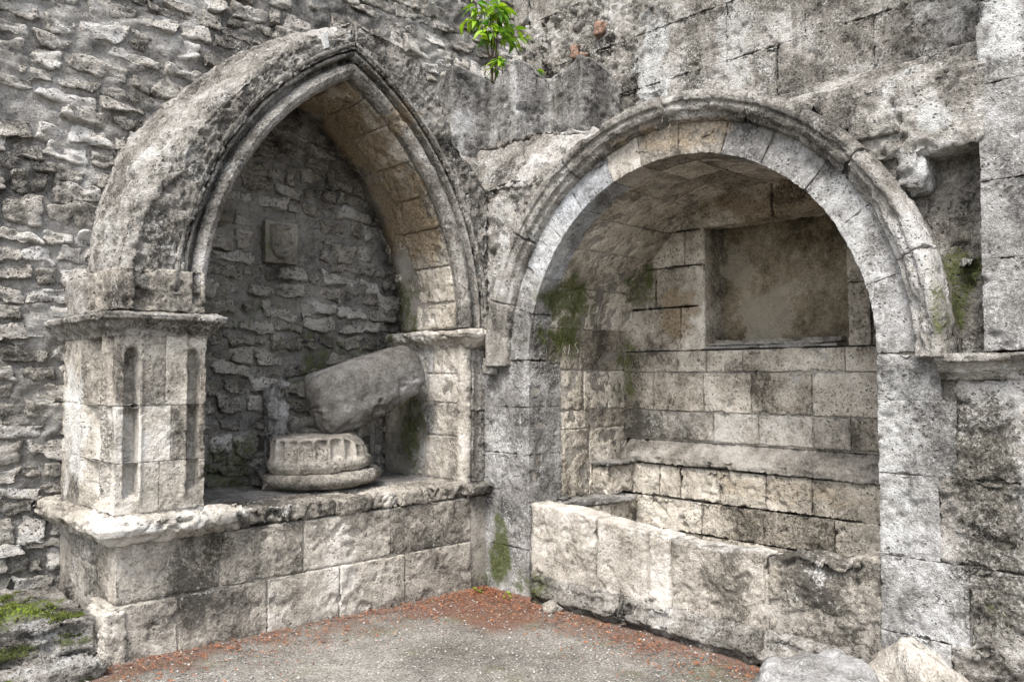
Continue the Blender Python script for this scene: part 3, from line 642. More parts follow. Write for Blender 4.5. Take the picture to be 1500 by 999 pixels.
def plinth_fn(V, N):
    m = fbm(V*4, 3, 27.); V = V - N*(.04*sstep(.15, .6, m))[:, None]
    hol = np.exp(-((V[:, 1]+1.35)/.4)**4)*sstep(.1, .02, V[:, 2]); V[:, 0] += hol*.07; return V
moulding('plinth', [(0, -3.0), (0, -2.28)], pp, M_grey, tb, amp=1.3, fn=plinth_fn, step=.012)
moulding('plinth', [(0, -2.275), (0, -1.3)], pp, M_grey, tb, amp=1.3, fn=plinth_fn, step=.012)
moulding('plinth', [(0, -1.295), (0, -.52)], pp, M_grey, tb, amp=1.3, fn=plinth_fn, step=.012)
# interior left wall
RECENT.clear(); zi = [.3, .68, 1.195, 1.335, 1.64]
for k, (z0, z1) in enumerate(zip(zi[:-1], zi[1:])):
    j = (.62, .66, .63, .6)[k]
    for a, b in ((.2, j), (j+.01, 1.14)):
        blk('block', (a+.003, -.432, z0+.004), (b-.003, -.2, z1-.004), M_warm, tb, res=.014, r=.01, amp=1.1 if b < 1 else 1.3, skip='+y')
adopt(blk('wall_core', (.2, -.423, .2), (1.3, -.1, 1.7), M_joint, tb, res=.1, amp=0), 'side_wall', ('block',))
blk('jamb_return', (.02, -3.1, .2), (1.3, -2.905, 1.72), M_warm, tb, res=.05, amp=.5)
# vault
def vault_map(V):
    s = V[:, 0]; ph = np.clip(s-.07, 0, None)/1.24; r_ = V[:, 1]
    y = YC + r_*np.cos(ph); z = ZC + r_*np.sin(ph) + np.minimum(s-.07, 0); return np.column_stack([V[:, 2], y, z])
ss = np.concatenate([[0, .31, .62, .93, 1.2, 1.5, 1.79, 2.07, 2.37], np.linspace(2.68, 3.965, 5)])
for k, (a, b) in enumerate(zip(ss[:-1], ss[1:])):
    j = (.55, .72, .47, .66, .52, .75)[k % 6]
    for x0, x1 in ((.205, j), (j+.008, 1.14)):
        blk('vault_block', (a+.003, 1.238+random.uniform(-.004, .004), x0), (b-.003, 1.34, x1), M_warm, tb, fmap=vault_map, res=(.016, .06, .016), r=.008, amp=.8, skip='+y')
adopt(blk('vault_core', (0, 1.247, .2), (3.965, 1.5, 1.3), M_joint, tb, fmap=vault_map, res=.12, amp=0), 'vault', ('vault_block',))
# back wall with a blind rectangular recess
BX = 1.1; RECENT.clear()
def back(y0, y1, z0, z1, mat=None, off=0., amp=.8, res=.014):
    return blk('block', (BX+off+random.uniform(-.004, .004), y0+.0015, z0+.0015), (BX+.2, y1-.0015, z1-.0015), mat or M_warm, tb, res=res, r=.005, amp=amp, skip='+x')
for z0, z1, js in ((1.115, 1.325, [-2.95, -2.28, -2.02, -1.62, -1.26, -.8, -.4]), (1.33, 1.62, [-2.95, -2.5, -2.02, -1.57, -1.18, -.72, -.4]), (1.625, 1.785, [-2.95, -2.25, -1.5, -1.2, -.95, -.4])):
    for a, b in zip(js[:-1], js[1:]): back(a, b, z0, z1, M_pale if z0 < 1.2 and -2.3 < a or z0 < 1.4 and random.random() < .4 else None)
for z0, z1, js in ((1.79, 2.12, [-1.19, -.98, -.4]), (2.125, 2.43, [-1.19, -.75, -.4]), (2.435, 2.7, [-1.19, -1.02, -.5])):
    for a, b in zip(js[:-1], js[1:]): back(a, b, z0, z1)
for z0, z1, js in ((1.79, 2.2, [-2.95, -2.42, -2.27]), (2.205, 2.7, [-2.95, -2.4, -2.27])):
    for a, b in zip(js[:-1], js[1:]): back(a, b, z0, z1)
for a, b in ((-2.7, -1.75), (-1.745, -1.0), (-.995, -.6)): back(a, b, 2.705, 2.98, None, -.01, 1.2)
blk('recess_panel', (1.37, -2.34, 1.72), (1.5, -1.1, 2.78), M_panel, tb, res=.018, r=.02, amp=1.2, fine=.6)
blk('recess_side', (1.1, -1.195, 1.79), (1.46, -1.17, 2.72), M_warm, tb, res=.02, amp=.6)
blk('recess_sill', (1.09, -2.2, 1.792), (1.4, -1.2, 1.815), M_mortar, tb, res=.02, r=.006, amp=.4)
blk('recess_sill_bar', (1.14, -2.17, 1.818), (1.2, -1.2, 1.84), M_joint, tb, res=.02, r=.006, amp=.4)
blk('recess_sill_bar', (1.215, -2.17, 1.83), (1.3, -1.2, 1.862), M_joint, tb, res=.02, r=.006, amp=.4)
adopt(blk('back_core', (1.117, -2.98, 1.1), (1.19, -.38, 1.785), M_joint, tb, res=.1, r=.005, amp=0), 'back_wall', ('block',))
blk('back_outer', (1.44, -3.0, .1), (1.6, -.1, 3.3), M_joint, tb, res=.1, amp=0)
# bench ledge on the back wall
def bench_map(V): return V + np.column_stack([0*V[:, 0], 0*V[:, 0], np.where(V[:, 2] > .95, (V[:, 0]-.98)*.8, 0)])
blk('bench_ledge', (.985, -2.95, .925), (1.2, -.47, .98), M_joint, tb, fmap=bench_map, res=.014, r=.012, amp=1.2)
for z0, z1, js in ((.68, .922, [-2.95, -2.5, -2.05, -1.72, -1.36, -1.02, -.83, -.44]), (.44, .675, [-2.95, -2.2, -1.7, -1.2, -.76, -.6, -.44]), (.2, .435, [-2.95, -2.6, -2.4, -2.15, -1.95, -1.7, -1.5, -1.2, -.9, -.44])):
    for a, b in zip(js[:-1], js[1:]): back(a, b, z0, z1, None, -.085, 1.3)
# stepped ledge at the left inside
blk('step_ledge', (.02, -.66, .64), (.95, -.435, .69), M_mortar, tb, res=.014, r=.012, amp=.9, fmap=lambda V: V - np.column_stack([0*V[:, 0], np.where(V[:, 1] < -.5, .14*V[:, 0]-.11, 0), 0*V[:, 0]]))
for a, b in ((.2, .45), (.455, .7), (.705, .95)): blk('block', (a, -.62, .2), (b, -.44, .638), M_warm, tb, res=.02, amp=1.3)
blk('block', (.69, -.60, .695), (1.02, -.43, .915), M_warm, tb, res=.013, r=.03, amp=1.5)
blk('step_top', (.66, -.63, .918), (1.1, -.43, .945), M_mortar, tb, res=.014, r=.008, amp=.8)
blk('niche_floor', (.1, -2.95, .1), (1.2, -.2, .24), M_mortar, tb, res=.04)

# scratched letters on the inner jamb
sc = bpy.data.materials.new('fresh_scratch'); sc.use_nodes = True; sc.node_tree.nodes['Principled BSDF'].inputs['Base Color'].default_value = (.42, .4, .34, 1); sc.node_tree.nodes['Principled BSDF'].inputs['Roughness'].default_value = .9
def scratch(strokes):
    for st in strokes:
        p = resample(st, .006); d = np.gradient(p, axis=0); d /= np.linalg.norm(d, axis=1)[:, None]+1e-9; n = np.column_stack([-d[:, 1], d[:, 0]])
        wd = .0028*(1-.5*np.abs(np.linspace(-1, 1, len(p)))); k = len(p)
        A = p+n*wd[:, None]; B = p-n*wd[:, None]; yv = -.4395
        V = np.concatenate([np.column_stack([A[:, 0], np.full(k, yv), A[:, 1]]), np.column_stack([B[:, 0], np.full(k, yv), B[:, 1]]), np.column_stack([p[:, 0], np.full(k, yv+.012), p[:, 1]])])
        i = np.arange(k-1); Q = np.concatenate([np.stack([i, i+1, i+1+k, i+k], 1), np.stack([i+k, i+1+k, i+1+2*k, i+2*k], 1), np.stack([i+2*k, i+1+2*k, i+1, i], 1)])
        newmesh('scratched_letter', V, Q, None, sc, tb)
SX = lambda px, py: (.36 + (px-540)*.00052, 1.845 - (py-280)*.00036)
scratch([[SX(540, 270), SX(537, 380), SX(572, 440), SX(600, 510)], [SX(605, 340), SX(585, 415)], [SX(690, 310), SX(684, 420), SX(662, 515)],
         [SX(915, 290), SX(860, 275), SX(815, 290), SX(808, 325), SX(840, 380), SX(878, 430), SX(870, 490), SX(810, 500), SX(755, 520)]])

# ================================================================== UPPER WALL + PILASTER
tu = thing('upper_wall', 'high streaked grey ashlar wall set back above the round arch', 'wall', (1.4, -2, 3))
zz_ = [2.98, 3.5, 4.0, 4.45, 4.95, 5.5]
for k, (z0, z1) in enumerate(zip(zz_[:-1], zz_[1:])):
    ys = [1.3]
    for wv in (.5, .8, .62, .95, .7, .85, .9, 1.0, .9): ys.append(ys[-1]-wv*(1 if k % 2 else .9) - (.12 if k % 2 and len(ys) == 1 else 0))
    for b, a in zip(ys[:-1], ys[1:]):
        rough = sstep(-.9, -.2, np.array((a+b)/2)); vis = a > -3.9 and 3.3 < z0 < 4.9
        blk('block', (1.3, a+.0006, z0+.0006), (1.6, b-.0006, z1-.0006), M_grey, tu, res=.015 if vis else .08, r=.003, amp=.9 + 1.*float(rough), fine=1.1, skip='+x-z')
blk('wall_core', (1.35, -5.5, 2.98), (1.65, 1.3, 5.48), M_joint, tu, res=.2, amp=0)
for (y, z, s) in ((.25, 4.5, .055), (.15, 4.4, .05), (-.04, 4.63, .06)):
    blk('brick_fragment', (1.25, y-s, z-s*.8), (1.36, y+s*.5, z+s), M_brick, tu, res=.02, r=.012, amp=.8, fmap=lambda V: V + np.column_stack([0*V[:, 0], pn(V*13, 3), pn(V*13, 7)])*.05)
tp = thing('pilaster', 'broad pale lichen-covered stone pilaster rising from the moulded impost', 'pilaster', (.2, -3.9, 1.7))
z = 1.71; k = 0
for hgt in (.42, .36, .45, .4, .44, .4, .5, .6, .5):
    blk('block', (0, -4.35, z+.0005), (1.32, -3.385, z+hgt-.0005), M_gran, tp, res=.013 if z < 3.6 else .05, r=.004, amp=.7, fine=1.1, skip='+x'); z += hgt
blk('pilaster_core', (.05, -4.3, 1.72), (1.3, -3.42, z-.03), M_joint, tp, res=.2, amp=0)

# ================================================================== THREE-LOBED VAULT SPRINGER in the corner
ts = thing('vault_springer', 'broken three-lobed grey vault springer stub standing above the corner', 'masonry stub', (.4, .2, 3.3))
SPL = np.array([.034, .745, 0]); SPR = np.array([1.013, -.47, 0]); SPA = (SPR-SPL)/np.linalg.norm(SPR-SPL); SPF = np.array([-SPA[1], SPA[0], 0.])
SPW = float(np.linalg.norm(SPR-SPL))
TL = np.array([[-.66, 3.93], [-.52, 4.0], [-.38, 4.03], [-.2, 3.985], [-.08, 3.99], [.02, 4.03], [.1, 4.05], [.22, 4.0], [.28, 3.985], [.42, 4.0], [.56, 4.05], [.66, 4.04], [.78, 3.98], [.86, 3.93]])
def spr_depth(l):
    c = np.array([-.44, .06, .575]); h = np.array([.25, .235, .285]); d = np.full(l.shape, .0)
    for a, b in zip(c, h):
        u = np.clip((l-a)/b, -1.2, 1.2); d = np.maximum(d, np.where(np.abs(u) < 1, .36*(1-np.abs(u)**1.1), 0))
    return d
def spr_map(V):
    l, zt, d = V[:, 0], V[:, 1], V[:, 2]
    zt_ = 1.6 + (np.interp(l, TL[:, 0], TL[:, 1])-1.6)*1.056; zz = 3.2 + zt*(zt_-3.2 - .06*(1-d)**5 - .02*np.sin(l*31)*.3); dep = .14 - spr_depth(l)*(1-d) + d*.3
    W = SPL + np.outer((l+.66)/1.52*SPW, SPA) + np.outer(dep, SPF); W[:, 2] = zz; return W
for a, b in ((-.66, -.168), (-.192, .302), (.278, .86)):
    blk('shaft', (a, 0, 0), (b, 1, 1), M_dark, ts, fmap=spr_map, res=(.012, .015, .12), r=.006, amp=.8, fine=1., fn=lambda V, N: V + np.column_stack([0*V[:, 0], 0*V[:, 0], np.where(N[:, 2] > .6, .02*pn(V*14, 5), 0)]))
blk('bedding', (-.42, .12, 3.0), (.45, 1.08, 3.4), M_grey, ts, res=.016, r=.05, amp=1.4, fn=ledge_fn, fmap=lambda V: V + np.column_stack([0*V[:, 0], .7*(V[:, 2]-3.0)*(V[:, 1] < .5), 0*V[:, 0]]))
blk('bedding', (-.03, -1.15, 2.98), (.95, 1.08, 3.46), M_grey, ts, res=.014, r=.03, amp=1.8, chip=1.6, fn=lambda V, N: ledge_fn(V, N), fmap=lambda V: np.column_stack([V[:, 0] + np.where(V[:, 0] < .3, .72*(V[:, 2]-2.98), 0), V[:, 1], V[:, 2] - .3*sstep(-.2, -1.0, V[:, 1])*(V[:, 2]-2.98)]))

# ================================================================== COLUMN FRAGMENTS ON THE SHELF
def lathe(name, prof, nT, center, mat, parent=None, tilt=(0, 0), flutes=None, amp=.6, chip=1., seed=0., fn=None):
    pr = resample(prof, .012); m = len(pr); th = np.linspace(0, 2*math.pi, nT, endpoint=False)
    T_, J = np.meshgrid(th, np.arange(m), indexing='ij'); rr = pr[J, 0].copy(); zz = pr[J, 1]
    if flutes: rr = rr - flutes(T_, zz)
    V = np.column_stack([(rr*np.cos(T_)).ravel(), (rr*np.sin(T_)).ravel(), zz.ravel()])
    i, j = np.meshgrid(np.arange(nT), np.arange(m-1), indexing='ij'); i2 = (i+1) % nT
    Q = np.stack([i*m+j, i2*m+j, i2*m+j+1, i*m+j+1], -1).reshape(-1, 4)
    Q, _ = orient(V, Q); N = normals(V, Q)
    W = V + np.array([seed, 0, 0]); V = V + (weather(W, N, amp, seed, chip) - W)
    if fn: V = fn(V, N)
    ax, ay = tilt; Rm = np.array(Matrix.Rotation(ax, 3, Vector(FH)) @ Matrix.Rotation(ay, 3, Vector(RT)))
    V = V@Rm.T + np.array(center)
    return newmesh(name, V, Q, None, mat, parent)
BC = np.array([-1.03, .62, .0])
cb = lathe('carved_stone_disc', [(.0, .0), (.33, .0), (.37, .015), (.405, .035), (.42, .06), (.415, .085), (.39, .108), (.35, .115), (.0, .115)], 170, BC+[0, 0, .818], M_pale, tilt=(R(-2.2), 0), amp=.6, seed=3)
tag(cb, 'round moulded stone column base lying flat on the tomb shelf', 'column base')
def flute(T_, zz):
    f = np.abs(np.sin(T_*10)); return .046*sstep(.12, .8, f)*sstep(.085, .115, zz)*sstep(.246, .215, zz)
def drum_fn(V, N):
    right = V@RT; back_ = sstep(.2, .36, right); V[:, 2] -= back_*np.clip(V[:, 2]-.09, 0, 1)*.6
    return V
dr = lathe('fluted_drum', [(.0, .0), (.31, .0), (.35, .012), (.372, .05), (.366, .08), (.352, .095), (.345, .12), (.34, .2), (.33, .235), (.305, .25), (.0, .255)], 260, BC + [-.03, 0, .926], M_pale, tilt=(R(-2.5), R(1)), flutes=flute, amp=.4, fn=drum_fn, seed=8)
tag(dr, 'broken fluted column drum stacked on the round moulded base', 'column drum')
# leaning smooth fragment
def fragment():
    A = np.array([-1.1, .70, 1.355]); B = np.array([-.315, .40, 1.65]); ax = B-A; Ln = np.linalg.norm(ax); ax /= Ln
    up = np.array([0, 0, 1.]); up -= ax*(up@ax); up /= np.linalg.norm(up); sdv = np.cross(ax, up)
    n, m = 90, 150; s = np.linspace(0, 1, n+1); th = np.linspace(0, 2*math.pi, m, endpoint=False); S, T_ = np.meshgrid(s, th, indexing='ij'); S, T_ = S.ravel(), T_.ravel()
    c, s_ = np.cos(T_), np.sin(T_); p = 2.7; rad = 1/(np.abs(c)**p+np.abs(s_)**p)**(1/p)
    bas = np.interp(S, [0, .06, .3, .7, 1], [.22, .245, .25, .235, .2])
    endcap = np.sqrt(np.clip(1-np.clip((S-.88)/.12, 0, 1)**2.2, .0, 1)); st = np.sqrt(np.clip(1-np.clip((.07-S)/.07, 0, 1)**2.5, 0, 1))
    r_ = bas*rad*endcap*st
    # long crease on the upper back edge
    r_ -= .04*np.exp(-((T_-1.12)/.07)**2)*sstep(.8, .25, S)*st
    r_ -= .018*np.exp(-((T_-2.6)/.1)**2)*sstep(.1, .5, S)*endcap + .07*np.clip(np.sin(T_*3+1), 0, 1)*sstep(.16, .0, S) + .06*np.abs(np.sin(T_*5.3+2))*sstep(.1, .0, S)
    r_ -= .05*sstep(.45, .8, S)*np.clip(np.sin(T_-math.pi*1.15), 0, 1)*endcap
    a = (S*Ln*1.0)
    V = A + np.outer(a, ax) + np.outer(r_*c*.9, sdv) + np.outer(r_*s_, up)
    i, j = np.meshgrid(np.arange(n), np.arange(m), indexing='ij'); j2 = (j+1) % m
    Q = np.stack([i*m+j, (i+1)*m+j, (i+1)*m+j2, i*m+j2], -1).reshape(-1, 4); Q, _ = orient(V, Q); N = normals(V, Q)
    low = sstep(.2, -.6, s_)
    d = .014*fbm(V*5, 2, 3) + .004*pn(V*24, 2) - low*.03*sstep(0, .5, fbm(V*8, 3, 6)); V = V + N*d[:, None]
    o = newmesh('column_fragment', V, Q, None, M_frag); tag(o, 'smooth dark grey broken stone shaft leaning on the drum against the jamb', 'stone fragment')
fragment()
sl_ = blk('stone_slab', (-.1, -.05, 0), (.1, .05, .74), M_dark, None, res=.014, r=.03, amp=2.2, fn=erode, fmap=lambda V: np.column_stack([-1.24+V[:, 0]*(1-.35*V[:, 2])+V[:, 2]*.02, .95+V[:, 1]-V[:, 0]*.3, .8+V[:, 2]+.5*V[:, 0]*(V[:, 2] > .4)]))
tag(sl_, 'dark upright stone slab behind the smooth leaning shaft', 'slab')
for k, (x, y, s, lab) in enumerate(((-1.38, .72, .09, 'small flat stone chip leaning against the moulded column base'), (-1.3, .86, .12, 'jagged grey stone lump behind the fluted drum'), (-.45, .98, .1, 'low stone lump on the shelf beside the thin pipe'))):
    V, Q = rbox((-s, -s*.7, 0), (s, s*.7, s*1.0), s/6, s*.3); V = V + np.column_stack([pn(V*9, k), pn(V*9, k+5), .4*pn(V*9, k+9)])*.06; V[:, 2] -= V[:, 2].min()
    tag(newmesh('stone_chip', V + np.array([x, y, .8]), Q, None, M_pale if k < 1 else M_dark), lab, 'stone')
pipe = sweep('pipe', circ, 40, lambda s, a, b: np.column_stack([-.385+a*.024, .96+b*.024, .8+s*.62]), M_mortar, None, step=.4, amp=.15)
tag(pipe, 'thin grey upright pipe at the back of the shelf', 'pipe')

# ================================================================== STEPS, ROCKS
def step_fn(V, N):
    V = V - N*(.05*sstep(.05, .6, fbm(V*np.array([2.5, 5, 9]), 3, 41.)))[:, None]; V[:, 2] += .012*fbm(V*4, 2, 5.); return V
s1 = blk('stone_step', (-5., .07, .0), (-2.69, 1.06, .34), M_grey, None, res=.014, r=.025, amp=1.6, fn=step_fn); tag(s1, 'upper eroded stone step covered with green moss beside the pier base', 'step', 'worn steps beside the pier')
s2 = blk('stone_step', (-5., -.17, -.08), (-2.72, .3, .175), M_grey, None, res=.014, r=.03, amp=1.7, fn=step_fn); tag(s2, 'lower eroded stone step with mossy front under the green one', 'step', 'worn steps beside the pier')
def moss_tufts(parent, n, x0, x1, y0, y1, zf):
    dg = bpy.context.evaluated_depsgraph_get(); me = parent.data
    co_ = np.empty(len(me.vertices)*3, np.float32); me.vertices.foreach_get('co', co_); co_ = co_.reshape(-1, 3)
    nr = np.empty(len(me.vertices)*3, np.float32); me.vertex_normals.foreach_get('vector', nr); nr = nr.reshape(-1, 3)
    ok = (co_[:, 0] > x0) & (co_[:, 0] < x1) & (co_[:, 1] > y0) & (co_[:, 1] < y1) & (nr[:, 2] > .15) & (fbm(co_*3.5, 3, 6.6) > zf)
    src = co_[ok]; ns = nr[ok]
    if not len(src): return
    pick = rng.integers(0, len(src), n); p = src[pick] + rng.normal(0, .008, (n, 3))*np.array([1, 1, .1]); d = ns[pick] + rng.normal(0, .45, (n, 3)); d /= np.linalg.norm(d, axis=1)[:, None]
    h = rng.uniform(.006, .016, n); a = np.cross(d, rng.normal(size=(n, 3))); a /= np.linalg.norm(a, axis=1)[:, None]; wv = rng.uniform(.003, .006, n)
    V = np.stack([p - a*wv[:, None], p + a*wv[:, None], p + d*h[:, None]], 1).reshape(-1, 3); T = np.arange(3*n).reshape(-1, 3)
    m = bpy.data.materials.get('moss') or bpy.data.materials.new('moss'); m.use_nodes = True; t = NT(m); pos = t.add('ShaderNodeNewGeometry').outputs['Position']
    t.put(t.n['Principled BSDF'].inputs['Base Color'], t.ramp(t.noise(pos, 14, 4, .7), [(.3, (.025, .03, .006)), (.5, (.075, .095, .012)), (.7, (.17, .19, .03))])); t.n['Principled BSDF'].inputs['Roughness'].default_value = .9
    o = newmesh('moss_tufts', V, np.zeros((0, 4)), T, m, parent, smooth=False); o['kind'] = 'stuff'
moss_tufts(s1, 15000, -3.6, -2.8, .2, .82, -.16); moss_tufts(s1, 2500, -3.6, -2.75, .1, .2, .18); moss_tufts(s2, 2500, -3.6, -2.8, -.1, .1, .2)
def rock(name, c, size, pts, mat, label, seed, n=40):
    """rounded angular boulder: intersection of random half-spaces, softened"""
    th = np.linspace(0, math.pi, n); ph = np.linspace(0, 2*math.pi, 2*n, endpoint=False); A, B = np.meshgrid(th, ph, indexing='ij')
    D = np.column_stack([(np.sin(A)*np.cos(B)).ravel(), (np.sin(A)*np.sin(B)).ravel(), np.cos(A).ravel()])
    q = np.random.default_rng(seed); nn = q.normal(size=(16, 3)); nn /= np.linalg.norm(nn, axis=1)[:, None]; dist = q.uniform(.68, 1., 16)
    if pts is not None: nn = np.concatenate([nn, np.array(pts)[:, :3]/np.linalg.norm(np.array(pts)[:, :3], axis=1)[:, None]]); dist = np.concatenate([dist, np.array(pts)[:, 3]])
    dt = np.clip(D@nn.T, 1e-3, None); rad = 1/((dt/dist)**18).sum(1)**(1/18)
    V = D*rad[:, None]*np.array(size); m = 2*n
    i, j = np.meshgrid(np.arange(n-1), np.arange(m), indexing='ij'); j2 = (j+1) % m
    Q = np.stack([i*m+j, (i+1)*m+j, (i+1)*m+j2, i*m+j2], -1).reshape(-1, 4); Q, _ = orient(V, Q); N = normals(V, Q)
    V = V + np.array(c); V = V + N*(.022*fbm(V*7, 5, seed, .55) - .02*sstep(.1, .4, pn(V*9, seed+3)))[:, None]*min(1., float(size[0])/.2)
    return tag(newmesh(name, V, Q, None, mat), label, 'rock')
rock('loose_rock', (-.66, -2.9, .12), (.44, .33, .29), [(0, 0, 1, .8), (-.2, -.1, 1, .82)], M_gran, 'broad flat loose rock lying in front of the parapet plinth', 21)
_l = lambda a, b, c, d: tuple(-RT*a*-1 + FH*b + np.array([0, 0, c])) + (d,)
rock('loose_rock', (-.27, -3.2, .12), (.36, .36, .45), [_l(-.9, -.2, .35, .42), _l(.55, -.1, .8, .5), _l(0, -.9, .5, .55), _l(-.2, .7, .7, .7)], M_pale, 'pale pointed loose rock leaning by the right wall foot', 33)
rock('loose_rock', (-.42, -3.36, .08), (.3, .26, .19), None, M_pale, 'low pale rock beside the pointed rock at the wall foot', 37)
rock('loose_rock', (-.17, -.82, .065), (.07, .075, .055), None, M_pale, 'small white stone on the gravel by the left end of the parapet', 8, 20)

# ================================================================== LITTER, GRAVEL
def scatter():
    # pebbles
    N_ = 4200; x = rng.uniform(-3.6, -.02, N_); y = rng.uniform(-3.6, -.02, N_); s = rng.uniform(.003, .009, N_)
    base = np.array([[1, 0, 0], [-1, 0, 0], [0, 1, 0], [0, -1, 0], [0, 0, .7], [0, 0, -.7]], float); tri = np.array([[0, 2, 4], [2, 1, 4], [1, 3, 4], [3, 0, 4], [2, 0, 5], [1, 2, 5], [3, 1, 5], [0, 3, 5]])
    a = rng.uniform(0, 6.28, N_); ca, sa = np.cos(a), np.sin(a); B = base[None]*s[:, None, None]*rng.uniform(.6, 1.4, (N_, 6, 1))
    V = np.stack([B[..., 0]*ca[:, None]-B[..., 1]*sa[:, None]+x[:, None], B[..., 0]*sa[:, None]+B[..., 1]*ca[:, None]+y[:, None], B[..., 2] + (ground_z(x, y)+.004)[:, None]], -1)
    P0 = np.column_stack([x, y, 0*x]); V[..., 2] += (.012*fbm(P0*2.2, 3, 2))[:, None]
    T = (tri[None]+np.arange(N_)[:, None, None]*6).reshape(-1, 3)
    m = bpy.data.materials.new('pebble'); m.use_nodes = True; t = NT(m); pos = t.add('ShaderNodeNewGeometry').outputs['Position']
    t.put(t.n['Principled BSDF'].inputs['Base Color'], t.ramp(t.noise(pos, 60, 1), [(.3, (.08, .075, .07)), (.5, (.22, .2, .18)), (.72, (.5, .48, .44))])); t.n['Principled BSDF'].inputs['Roughness'].default_value = .9
    o = newmesh('gravel', V.reshape(-1, 3), np.zeros((0, 4)), T, m, smooth=False); o['kind'] = 'stuff'; o['label'] = 'small pale gravel spread over the courtyard floor'; o['category'] = 'gravel'
    # fallen leaves and needles along the wall feet
    N_ = 4200; u = rng.random(N_); along = -rng.random(N_)**.9*2.75; off = np.abs(rng.normal(0, .26, N_)) + .03
    x = np.where(u < .4, along, -off-.1); y = np.where(u < .4, -off, along)
    cl = u > .82; rr = np.abs(rng.normal(0, .33, N_)); aa = rng.uniform(math.pi, 1.5*math.pi, N_); x = np.where(cl, -.06+rr*np.cos(aa), x); y = np.where(cl, -.04+rr*np.sin(aa), y)
    ok = (x < -.03) & (y < -.02); x, y = x[ok], y[ok]; N_ = len(x)
    ln = rng.uniform(.006, .022, N_); wd = rng.uniform(.0012, .004, N_); a = rng.uniform(0, 6.28, N_); ti = rng.normal(0, .25, N_)
    ca, sa = np.cos(a), np.sin(a); q = np.array([[-1, -.4], [0, -1], [1, 0], [0, 1]], float)
    lx = q[None, :, 0]*ln[:, None]; ly = q[None, :, 1]*wd[:, None]
    V = np.stack([lx*ca[:, None]-ly*sa[:, None]+x[:, None], lx*sa[:, None]+ly*ca[:, None]+y[:, None], lx*ti[:, None] + ly*rng.normal(0, .6, N_)[:, None] + (ground_z(x, y) + .012 + rng.random(N_)*.012)[:, None]], -1)
    Q = (np.arange(4)[None]+np.arange(N_)[:, None]*4)
    m = bpy.data.materials.new('dry_leaf'); m.use_nodes = True; t = NT(m); pos = t.add('ShaderNodeNewGeometry').outputs['Position']
    t.put(t.n['Principled BSDF'].inputs['Base Color'], t.ramp(t.noise(pos, 45, 2, .7), [(.3, (.03, .015, .01)), (.45, (.15, .045, .02)), (.58, (.26, .1, .04)), (.72, (.3, .22, .13))])); t.n['Principled BSDF'].inputs['Roughness'].default_value = .8
    o = newmesh('leaf_litter', V.reshape(-1, 3), Q, None, m, smooth=False); o['kind'] = 'stuff'; o['label'] = 'rust red fallen leaf litter along the foot of the walls'; o['category'] = 'leaf litter'
scatter()

# ================================================================== PLANTS
def leaf_mat(name, c0, c1):
    m = bpy.data.materials.new(name); m.use_nodes = True; t = NT(m); bs = t.n['Principled BSDF']
    rnd = t.add('ShaderNodeObjectInfo').outputs['Random']; c = t.mix(rnd, c0, c1); t.put(bs.inputs['Base Color'], c); bs.inputs['Roughness'].default_value = .45
    tr = t.add('ShaderNodeBsdfTranslucent'); t.put(tr.inputs[0], c); mx = t.add('ShaderNodeMixShader'); mx.inputs[0].default_value = .4
    t.l.new(bs.outputs[0], mx.inputs[1]); t.l.new(tr.outputs[0], mx.inputs[2]); t.l.new(mx.outputs[0], t.n['Material Output'].inputs[0]); return m
M_leaf = leaf_mat('fresh_leaf', (.06, .2, .012), (.34, .5, .02)); M_stem = stone_mat('bark', [(.03, .02, .012), (.07, .05, .03), (.13, .1, .06)], crust=0, lichen=0, pits=0, bump=.2, streak=0)
def leaf_mesh(ln, wd, bend):
    n = 7; V = []; 
    for k in range(n):
        t = k/(n-1); w_ = wd*math.sin(math.pi*min(1, t**.75*1.0))*(1 if t < 1 else 0)+.0006; z = -bend*t*t*ln
        V += [(t*ln, -w_, z+.25*w_), (t*ln, 0, z), (t*ln, w_, z+.25*w_)]
    Q = []
    for k in range(n-1):
        b = k*3; Q += [(b, b+3, b+4, b+1), (b+1, b+4, b+5, b+2)]
    o = newmesh('leaf', np.array(V), np.array(Q), None, M_leaf); me = o.data; bpy.data.objects.remove(o); return me
LM = [leaf_mesh(.115, .021, .5), leaf_mesh(.09, .019, .9), leaf_mesh(.135, .02, .7), leaf_mesh(.06, .014, .3)]
def tube(name, pts, r0, r1, mat, parent):
    p = resample(pts, .03); n = len(p)-1; tg = np.gradient(p, axis=0); tg /= np.linalg.norm(tg, axis=1)[:, None]
    side = np.cross(tg, [0.3, .5, .81]); side /= np.linalg.norm(side, axis=1)[:, None]; up = np.cross(side, tg); m = 6
    th = np.linspace(0, 2*math.pi, m, endpoint=False); rr = np.linspace(r0, r1, n+1)
    V = (p[:, None] + rr[:, None, None]*(np.cos(th)[None, :, None]*side[:, None]+np.sin(th)[None, :, None]*up[:, None])).reshape(-1, 3)
    i, j = np.meshgrid(np.arange(n), np.arange(m), indexing='ij'); j2 = (j+1) % m; Q = np.stack([i*m+j, (i+1)*m+j, (i+1)*m+j2, i*m+j2], -1).reshape(-1, 4)
    return newmesh(name, V, Q, None, mat, parent)
def add_leaf(parent, p, d, k, s=1., roll=0.):
    o = bpy.data.objects.new('leaf', LM[k]); COL.objects.link(o); o.parent = parent; o.matrix_parent_inverse = Matrix.Translation(-parent.location)
    q = Vector(d).to_track_quat('X', 'Z').to_euler(); o.location = p; o.rotation_euler = (q.x+roll, q.y, q.z); o.scale = (s, s, s)
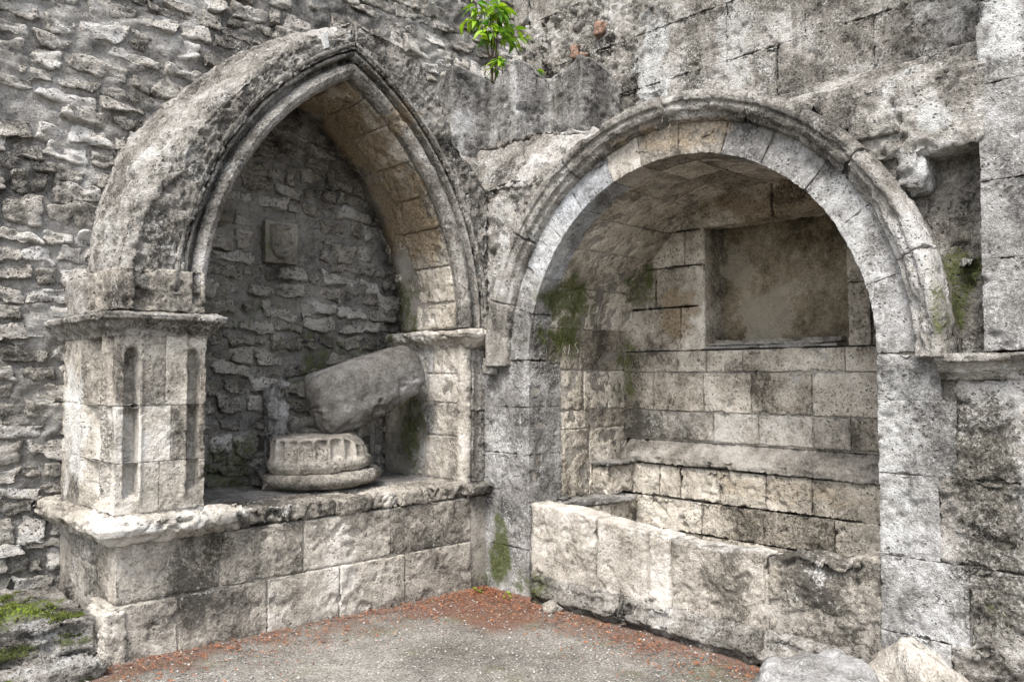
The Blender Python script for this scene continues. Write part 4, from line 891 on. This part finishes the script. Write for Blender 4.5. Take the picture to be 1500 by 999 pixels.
def sapling(root, base, H, nstem, nleaf, spread, lmin=.35):
    base = np.array(base)
    for k in range(nstem):
        an = random.uniform(0, 6.28); lean = np.array([math.cos(an), math.sin(an), 0])*spread*random.uniform(.15, .6)
        h = H*random.uniform(.75, 1.); st = base + np.array([random.uniform(-.03, .03), random.uniform(-.03, .03), -.03])
        pts = [st + lean*t**1.6 + np.array([0, 0, h*t]) for t in np.linspace(0, 1, 7)]
        tube('stem', pts, .007, .0025, M_stem, root)
        for q in range(nleaf):
            t = lmin + (1-lmin)*(q+random.random())/nleaf; p = st + lean*t**1.6 + np.array([0, 0, h*t])
            a2 = random.uniform(0, 6.28); tw = spread*random.uniform(.15, .75)*(.5+.7*math.sin(math.pi*min(1, t)))
            e = p + np.array([math.cos(a2), math.sin(a2), random.uniform(-.2, .35)])*tw
            tube('twig', [p, (p+e)/2+np.array([0, 0, .02]), e], .0028, .0012, M_stem, root)
            for lf in range(5):
                f = .35+.65*lf/4; pp_ = p+(e-p)*f; a3 = a2 + random.choice((-1, 1))*random.uniform(.3, 1.3)
                add_leaf(root, pp_, (math.cos(a3), math.sin(a3), random.uniform(-.55, .4)), random.choice((0, 1, 2)), random.uniform(.65, 1.05), random.uniform(-.6, .6))
def ctop(px): return SPL + SPA*SPW*((px-628)/282) + SPF*.16
p0 = ctop(716); sp_ = thing('sapling', 'bright green leafy sapling growing from the top of the vault springer', 'sapling', (p0[0], p0[1], 4.08))
sapling(sp_, (p0[0], p0[1], 4.1), .8, 4, 11, .32, .5)
p1 = ctop(737); sp2 = thing('seedling', 'small sprig of a few leaves beside the leafy sapling', 'plant', (p1[0], p1[1], 4.08)); 
sapling(sp2, (p1[0], p1[1], 4.08), .22, 1, 4, .12, .7)
p2 = ctop(788); sp3 = thing('seedling', 'tiny green weed on the middle lobe of the springer', 'plant', (p2[0], p2[1], 4.08))
sapling(sp3, (p2[0], p2[1], 4.1), .1, 1, 3, .08, .4)
for k, (x, y, lab) in enumerate(((-.2, -.12, 'small green weed in leaf litter at the wall corner, under the tomb side'), (-.1, -.34, 'small green weed in leaf litter at the foot of the niche jamb'))):
    g = thing('weed', lab, 'weed', (x, y, .03))
    for q in range(9):
        a = random.uniform(0, 6.28); add_leaf(g, (x+random.uniform(-.04, .04), y+random.uniform(-.04, .04), .045), (math.cos(a), math.sin(a), random.uniform(.2, .9)), 3, random.uniform(.4, .8))
    tube('stem', [(x, y, .02), (x+.005, y, .06)], .003, .002, M_stem, g)
print('tris', sum(sum(len(p.vertices)-2 for p in o.data.polygons) if False else len(o.data.polygons)*2 for o in bpy.data.objects if o.type == 'MESH'))
